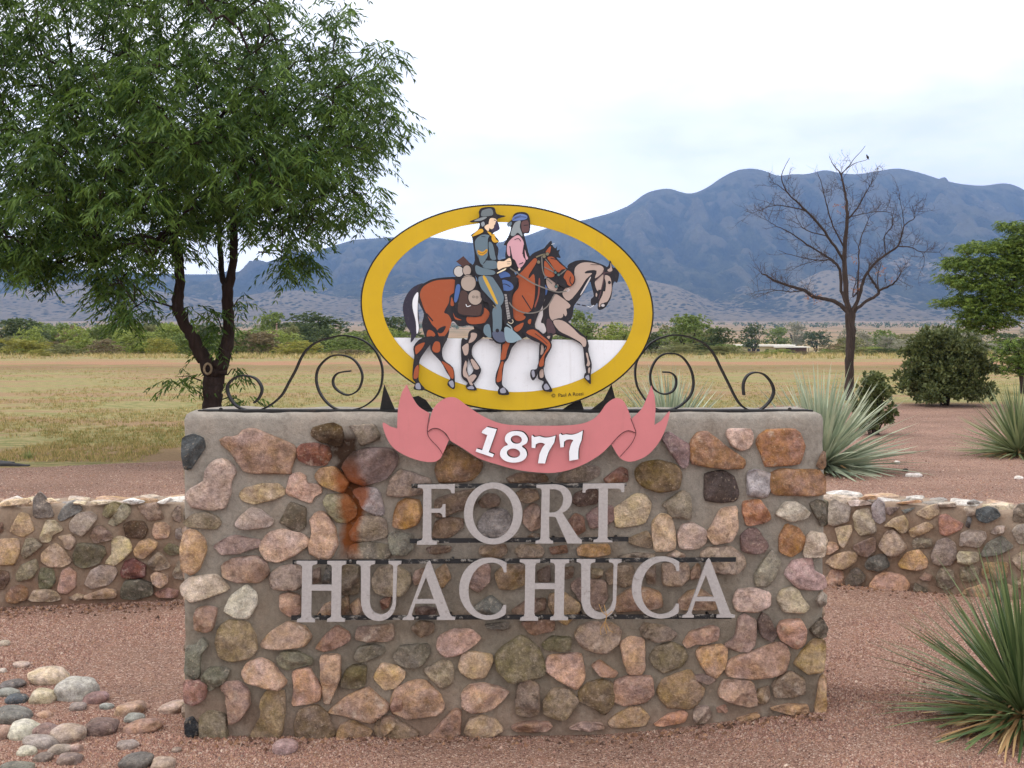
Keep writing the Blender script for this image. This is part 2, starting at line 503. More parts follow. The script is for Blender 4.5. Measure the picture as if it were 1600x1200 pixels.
def mat_mountain():
    m, n, l, b = new_mat('mountain_slopes'); t = NT(m)
    p = t.pos(); foot = t.attr('bare', 'Fac')
    dots = t.ramp(t.voro(t.mapping(p, (1, 0.6, 1)), 0.05, 'Distance'), 0.2, 0.75, 0.2, 0.75)
    patch = t.noise(p, 0.0042, 7, 0.62); st = t.noise(t.mapping(p, (1.0, 0.3, 0.5)), 0.016, 7, 0.72)
    tan = t.mix(t.ramp(patch, 0.35, 0.65), lin(160, 144, 120), lin(128, 116, 98))
    scrub = t.mix(t.ramp(st, 0.35, 0.65), lin(34, 42, 32), lin(90, 90, 66))
    dots2 = t.noise(t.mapping(p, (1, 0.6, 1)), 0.016, 4, 0.7)
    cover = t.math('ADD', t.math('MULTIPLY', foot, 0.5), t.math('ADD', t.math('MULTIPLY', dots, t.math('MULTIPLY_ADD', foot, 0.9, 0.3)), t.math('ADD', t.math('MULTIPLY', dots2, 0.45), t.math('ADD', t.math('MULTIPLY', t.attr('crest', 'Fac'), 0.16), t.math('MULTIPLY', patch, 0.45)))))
    cover = t.math('ADD', cover, t.math('MULTIPLY', t.math('SUBTRACT', t.noise(t.mapping(p, (1, 0.6, 1)), 0.09, 3, 0.7), 0.5), 0.5))
    c = t.mix(t.ramp(cover, 0.98, 1.14), scrub, tan)
    c = t.mix(t.ramp(t.math('ADD', t.attr('crest', 'Fac'), t.math('MULTIPLY', t.math('SUBTRACT', st, 0.5), 0.8)), 0.16, 0.48, 0, 0.28), c, lin(150, 138, 120))  # paler rock on crests, also painting in relief that the lighting leaves weak
    c = t.mix(t.ramp(t.attr('crest', 'Fac'), -0.08, -0.5, 0, 0.38), c, lin(26, 32, 26))  # scrub in the gullies, with relief shading put into the colour
    scree = t.noise(t.mapping(p, (1.0, 0.12, 0.3)), 0.02, 3, 0.5)
    c = t.mix(t.math('MULTIPLY', t.ramp(scree, 0.70, 0.74, 0, 0.7), t.ramp(patch, 0.48, 0.6)), c, lin(170, 156, 138))
    l.new(c, b.inputs['Base Color']); b.inputs['Roughness'].default_value = 1.0
    b.inputs['Specular IOR Level'].default_value = 0.0
    l.new(t.bump(t.math('ADD', st, patch), 1.0, 110.0), b.inputs['Normal'])
    return m

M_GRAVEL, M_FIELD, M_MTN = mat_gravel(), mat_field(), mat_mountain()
M_STONE = mat_stone()
M_MORTAR = mat_mortar('sign_wall_mortar', rust=True, base=(146, 139, 131), low=(123, 114, 102))
M_MORTAR2 = mat_mortar('low_wall_mortar', base=(176, 158, 140), low=(130, 110, 94))

# ================================================================== ground, gravel bed, hills
def grid(xs, ys, zf):
    X, Y = np.meshgrid(xs, ys)
    Z = zf(X, Y)
    V = np.stack([X, Y, Z], -1).reshape(-1, 3)
    nx, ny = len(xs), len(ys)
    i = (np.arange(ny - 1)[:, None] * nx + np.arange(nx - 1)[None, :]).ravel()
    F = np.stack([i, i + 1, i + 1 + nx, i + nx], 1).astype(np.int32)
    return V, F
xs = np.concatenate([-np.geomspace(30, 8000, 40)[::-1], np.linspace(-29, 29, 140), np.geomspace(30, 8000, 40)])
ys = np.concatenate([np.linspace(-30, 2, 14), np.linspace(2.4, 40, 150), np.geomspace(40.5, 500, 90), np.geomspace(510, 9000, 60)])

def gravel_edge(x):
    """How far back the gravel reaches at x."""
    x = np.asarray(x, float)
    e = np.interp(x, [-40, -7, -3, 1.5, 5.5, 9, 40], [15, 15.2, 17.0, 17.6, 28.5, 29.5, 29])
    return e + 1.1 * (fbm(x * 0.9 + 3, x * 0 + 2.2, 3) - 0.5)
def base_z(X, Y):
    return ground_z(X, Y) - 0.035 * (1 - sm(gravel_edge(X) - 1.2, gravel_edge(X) - 0.1, Y))
V, F = grid(xs, ys, base_z)
mobj('ground', V, F, M_FIELD, kind='structure', smooth=True, origin=(0, 0, 0))

# gravel bed: its own sheet with a soft edge
gx = np.linspace(-26, 26, 210)
rows = np.concatenate([np.linspace(-1, 0.2, 12), np.linspace(0.215, 1, 90)])
GX, R = np.meshgrid(gx, rows)
GY = R * gravel_edge(GX)
GZ = ground_z(GX, GY) + 0.012 * (fbm(GX * 3.1, GY * 3.1, 3) - 0.5) * sm(gravel_edge(GX), gravel_edge(GX) - 1, GY) - 0.02 * sm(gravel_edge(GX) - 0.5, gravel_edge(GX), GY)
V = np.stack([GX, GY, GZ], -1).reshape(-1, 3)
nx = len(gx); i = (np.arange(len(rows) - 1)[:, None] * nx + np.arange(nx - 1)[None, :]).ravel()
F = np.stack([i, i + 1, i + 1 + nx, i + nx], 1).astype(np.int32)
mobj('gravel_bed', V, F, M_GRAVEL, kind='structure', smooth=True, origin=(0, 0, 0))

# hills: the blue range on the right, the lower ridge on the left, bare foothills in front
MAIN = [(-900, 330), (-500, 350), (-200, 362), (0, 370), (60, 395), (110, 420), (221, 426), (297, 428), (374, 428), (408, 412), (442, 404), (510, 387),
        (552, 374), (612, 370), (660, 369), (691, 372), (736, 379), (778, 379), (829, 366), (850, 357), (890, 348), (922, 341), (955, 332), (985, 320),
        (1005, 303), (1020, 297), (1045, 293), (1065, 300), (1080, 303), (1105, 293), (1125, 278), (1150, 265), (1175, 262), (1195, 266), (1215, 275),
        (1240, 271), (1260, 272), (1290, 264), (1310, 270), (1340, 272), (1370, 267), (1400, 262), (1415, 264), (1440, 270), (1470, 280), (1500, 287),
        (1535, 290), (1570, 285), (1590, 290), (1610, 302), (1680, 310), (1800, 330), (2100, 300), (2500, 340)]
FOOT = [(-900, 440), (-400, 450), (0, 462), (60, 448), (120, 440), (180, 455), (240, 452), (330, 470), (420, 455), (470, 452), (520, 462), (580, 470),
        (640, 455), (700, 462), (800, 472), (900, 462), (960, 440), (1010, 436), (1060, 447), (1110, 470), (1180, 480), (1215, 462), (1250, 438),
        (1289, 420), (1320, 424), (1360, 450), (1400, 474), (1450, 497), (1500, 500), (1560, 480), (1640, 470), (1900, 450), (2500, 440)]
MID = [(-900, 470), (1100, 500), (1180, 470), (1280, 430), (1350, 408), (1403, 392), (1440, 388), (1475, 400), (1540, 440), (1600, 455), (1800, 470), (2500, 480)]
LEFT = [(-900, 420), (-100, 425), (0, 428), (100, 440), (200, 434), (300, 436), (360, 452), (420, 470), (520, 500), (2500, 505)]
mx = np.linspace(-6600, 6600, 1300); my = np.linspace(3000, 8600, 330)
X, Y = np.meshgrid(mx, my)
H = ground_z(X, Y)
def ridge(prof, D, front, back, seed, spur, wob=180):
    pr = np.array(prof, float)
    px = X / D * FPX + 800
    pk = EYE + (HOR - np.mean([np.interp(px + d_, pr[:, 0], pr[:, 1]) for d_ in (-9, -5, -2, 2, 5, 9)], 0)) / FPX * D
    yr = D + 0 * X
    t = np.where(Y < yr, (yr - Y) / front, (Y - yr) / back)
    sh = np.clip(1 - t, 0, 1); sh = 0.55 * sh + 0.45 * sh * sh
    rn = 1 - np.abs(2 * fbm(X / 420 + seed, Y / 1500 + seed * 1.7, 5) - 1) * 1.6
    rn2 = fbm(X / 110 + seed, Y / 200, 4) - 0.5
    rn = 0.65 * rn + 0.35 * (1 - np.abs(2 * fbm(X / 170 + seed * 2, Y / 700 + seed, 4) - 1) * 1.6)
    e = sm(0.0, 0.3, t)
    return ground_z(X, Y) * (1 - sh) + pk * sh * (1 + e * spur * (rn - 0.62) + e * 0.22 * rn2) + 6 * rn2 * sm(0, 0.1, t)
h1 = ridge(MAIN, 7000, 3100, 1400, 3.0, 0.8)
h2 = ridge(MID, 5400, 1700, 700, 9.0, 0.7)
h3 = ridge(LEFT, 5600, 1500, 700, 15.0, 0.7)
h4 = ridge(FOOT, 4500, 900, 600, 21.0, 0.6)
bare = np.zeros_like(H)
for h, v in ((h1, 0.12), (h3, 0.2), (h2, 0.44), (h4, 0.58)):
    up = h > H
    bare = np.where(up, v, bare); H = np.where(up, h, H)
bare = np.where(H - ground_z(X, Y) < 6, 0.7, bare)
bare = bare + 0.22 * sm(320, 40, H) * (bare < 0.3)
def blur(a, k):
    for ax in (0, 1):
        p = np.pad(a, [(k, k) if i == ax else (0, 0) for i in (0, 1)], mode='edge'); cs = np.cumsum(p, ax); a = np.take(cs, np.arange(2 * k, p.shape[ax]), ax) - np.concatenate([np.zeros_like(np.take(cs, [0], ax)), np.take(cs, np.arange(0, p.shape[ax] - 2 * k - 1), ax)], ax); a = a / (2 * k + 1)
    return a
bare = blur(bare, 8) + .28 * (fbm(X / 260, Y / 420, 4) - .5)
crest = np.clip((H - blur(H, 6)) / 18.0, -1, 1) * .5 + np.clip((H - blur(H, 20)) / 70.0, -1, 1) * .5  # height above its surroundings; drives the relief painted into the slopes
V = np.stack([X, Y, H - 2.0], -1).reshape(-1, 3)
nx = len(mx); i = (np.arange(len(my) - 1)[:, None] * nx + np.arange(nx - 1)[None, :]).ravel()
F = np.stack([i, i + 1, i + 1 + nx, i + nx], 1).astype(np.int32)
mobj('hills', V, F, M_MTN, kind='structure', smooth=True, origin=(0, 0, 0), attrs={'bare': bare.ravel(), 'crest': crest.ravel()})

# haze: one closed box of thin blue air round everything
hm = bpy.data.materials.new('haze_air'); hm.use_nodes = True
hn, hl = hm.node_tree.nodes, hm.node_tree.links
hn.clear()
ho = hn.new('ShaderNodeOutputMaterial'); hv = hn.new('ShaderNodeVolumePrincipled')
HAZE_DENSITY, HAZE_COLOR = 0.000095, (0.32, 0.52, 0.96, 1)
hv.inputs['Color'].default_value = HAZE_COLOR
hv.inputs['Density'].default_value = HAZE_DENSITY
hv.inputs['Anisotropy'].default_value = 0.0
hl.new(hv.outputs[0], ho.inputs['Volume'])
bx = np.array([(x, y, z) for x in (-8500, 8500) for y in (-60, 9100) for z in (-9, 1250)], float)
bf = np.array([(0, 1, 3, 2), (4, 6, 7, 5), (0, 4, 5, 1), (2, 3, 7, 6), (0, 2, 6, 4), (1, 5, 7, 3)], np.int32)
mobj('haze', bx, bf, hm, kind='stuff', origin=(0, 0, 0))

# ================================================================== walls and their stones
def rounded_box(lo, hi, r, step, amp, seed):
    """Rendered masonry body: a box with soft edges and an uneven skin."""
    lo, hi = np.array(lo, float), np.array(hi, float)
    bm = bmesh.new()
    n = np.maximum(2, np.round((hi - lo) / step).astype(int))
    for ax in range(3):
        u, v = [a for a in range(3) if a != ax]
        for side in (lo[ax], hi[ax]):
            g = {}
            for i in range(n[u] + 1):
                for j in range(n[v] + 1):
                    p = [0, 0, 0]; p[ax] = side
                    p[u] = lo[u] + (hi[u] - lo[u]) * i / n[u]; p[v] = lo[v] + (hi[v] - lo[v]) * j / n[v]
                    g[i, j] = bm.verts.new(p)
            for i in range(n[u]):
                for j in range(n[v]):
                    bm.faces.new((g[i, j], g[i + 1, j], g[i + 1, j + 1], g[i, j + 1]))
    bmesh.ops.remove_doubles(bm, verts=bm.verts, dist=1e-5)
    bmesh.ops.recalc_face_normals(bm, faces=bm.faces)
    c0, c1 = Vector(lo + r), Vector(hi - r)
    for v in bm.verts:
        q = Vector([min(max(v.co[k], c0[k]), c1[k]) for k in range(3)])
        d = (v.co - q)
        if d.length > 1e-9:
            d.normalize(); p = q + d * r
            nz = mnoise.fractal(p * 5 + Vector((seed, 0, 0)), 0.9, 2.0, 4) * amp
            v.co = p + d * nz
    return bm
def bm_np(bm):
    bm.verts.ensure_lookup_table(); bm.verts.index_update()
    V = np.array([v.co[:] for v in bm.verts]); F = np.array([[v.index for v in f.verts] for f in bm.faces], np.int32)
    bm.free(); return V, F

class Plane:
    """A vertical wall face: point, direction along it, outward normal (towards the camera)."""
    def __init__(s, p0, p1):
        s.p = Vector((p0[0], p0[1], 0)); s.u = (Vector((p1[0], p1[1], 0)) - s.p).normalized()
        s.n = Vector((s.u.y, -s.u.x, 0))
        s.rz = math.atan2(s.u.y, s.u.x)
    def hit(s, px, py):
        d = Vector(((px - 800) / FPX, 1, -(py - HOR) / FPX))
        o = Vector((0, 0, EYE))
        t = (s.p - o).dot(s.n) / d.dot(s.n)
        q = o + d * t
        return ((q - s.p).dot(s.u), q.z)
    def pt(s, u, z, h=0.0):
        return s.p + s.u * u + s.n * h + Vector((0, 0, z))

def stone_mesh(out, hgt, seed, n=30, sink=0.02, jag=1.0):
    """out: (k,2) outline in the wall plane about its middle -> mesh bulging along -Y."""
    P = np.asarray(out, float)
    P = P.mean(0) + (P - P.mean(0)) * 1.09
    for cut in (.09, .17):
        nx_ = np.roll(P, -1, 0); P = np.stack([P * (1 - cut) + nx_ * cut, P * cut + nx_ * (1 - cut)], 1).reshape(-1, 2)
    seg = np.linalg.norm(np.roll(P, -1, 0) - P, axis=1); cum = np.concatenate([[0], np.cumsum(seg)])
    tt = np.linspace(0, cum[-1], n, endpoint=False)
    PP = np.vstack([P, P[:1]])
    Q = np.stack([np.interp(tt, cum, PP[:, 0]), np.interp(tt, cum, PP[:, 1])], 1)
    if np.sum(Q[:, 0] * np.roll(Q[:, 1], -1) - np.roll(Q[:, 0], -1) * Q[:, 1]) < 0: Q = Q[::-1]
    c = Q.mean(0)
    rr = random.Random(seed)
    tx, tz = rr.uniform(-.35, .35), rr.uniform(-.35, .35)
    size = math.sqrt(max(1e-6, abs(np.ptp(Q[:, 0]) * np.ptp(Q[:, 1]))))
    planes = [(rr.uniform(.62, .98), rr.uniform(-1.1, 1.1), rr.uniform(-1.1, 1.1)) for _ in range(6)]
    V, rings = [], [(1.02, -sink), (1.0, 0.45 * hgt), (0.94, 0.8 * hgt), (0.80, 0.95 * hgt), (0.55, 1.0 * hgt), (0.27, 1.0 * hgt)]
    for k, (s, h) in enumerate(rings):
        for q in Q:
            x, z = c[0] + (q[0] - c[0]) * s, c[1] + (q[1] - c[1]) * s
            nz = mnoise.noise(Vector((x * 26, z * 26, seed * 3.7)))
            nb = mnoise.noise(Vector((x * 11, z * 11, seed * 1.9)))
            if k >= 1:
                e = 0.0045 * jag * nz * (1 if k < 3 else 1.4)
                fc_ = abs(mnoise.noise(Vector((x * 15 + 9, z * 15, seed * 2.3))))
                hh = h + hgt * (0.30 * nb + 0.24 * nz + 0.5 * (fc_ - .2)) * (0.4 if k == 1 else 1) + ((x - c[0]) * tx + (z - c[1]) * tz) * 0.25 * min(1, .05 / size + .4) * (s < 1)
                x += e; z += e * 0.7
            else: hh = h
            if k >= 2:
                for (d0, ga_, gb_) in planes:
                    hp = hgt * (d0 + .12) * 1.12 + ((x - c[0]) * ga_ + (z - c[1]) * gb_) * hgt / size * 1.55
                    hh = min(hh * 1.12, max(hp, .35 * hgt) + hgt * .06 * nz)
            V.append((x, -hh, z))
    V.append((c[0], -hgt * (1.02 + 0.2 * mnoise.noise(Vector((c[0] * 20, c[1] * 20, seed)))), c[1]))
    F4, F3 = [], []
    for k in range(len(rings) - 1):
        for i in range(n):
            a, b = k * n + i, k * n + (i + 1) % n
            F4.append((a, b, b + n, a + n))
    k = (len(rings) - 1) * n
    for i in range(n): F3.append((k + i, k + (i + 1) % n, len(V) - 1))
    return np.array(V), [np.array(F4, np.int32), np.array(F3, np.int32)]

_sid = [0]
def add_stone(outline_uz, plane, col, hgt, parent, mottle=0.5, sink=0.02, name='stone'):
    _sid[0] += 1
    o2 = np.asarray(outline_uz, float)
    c = (o2.min(0) + o2.max(0)) / 2
    V, F = stone_mesh(o2 - c, hgt, _sid[0], sink=sink)
    me = np_mesh(name, V, F, M_STONE, smooth=True)
    o = obj(name, me, parent, plane.pt(c[0], c[1]))
    o.rotation_euler.z = plane.rz
    k = lin(*col)
    o.color = (k[0], k[1], k[2], mottle)
    return o
def stones_from(text, plane, parent, hmin=0.026, hmax=0.052, gain=1.0, mott=(0, 0.9), ymax=None):
    for line in text.strip().splitlines():
        h, pts = line.split('|')
        tile, col = h.split()
        col = [int(int(col[i:i + 3]) * gain) for i in (0, 3, 6)]
        pts = [tuple(float(a) for a in q.split(',')) for q in pts.split()]
        uz = [plane.hit(*q) for q in tpx(tile, pts)]
        add_stone(uz, plane, col, random.uniform(hmin, hmax), parent, random.uniform(*mott))
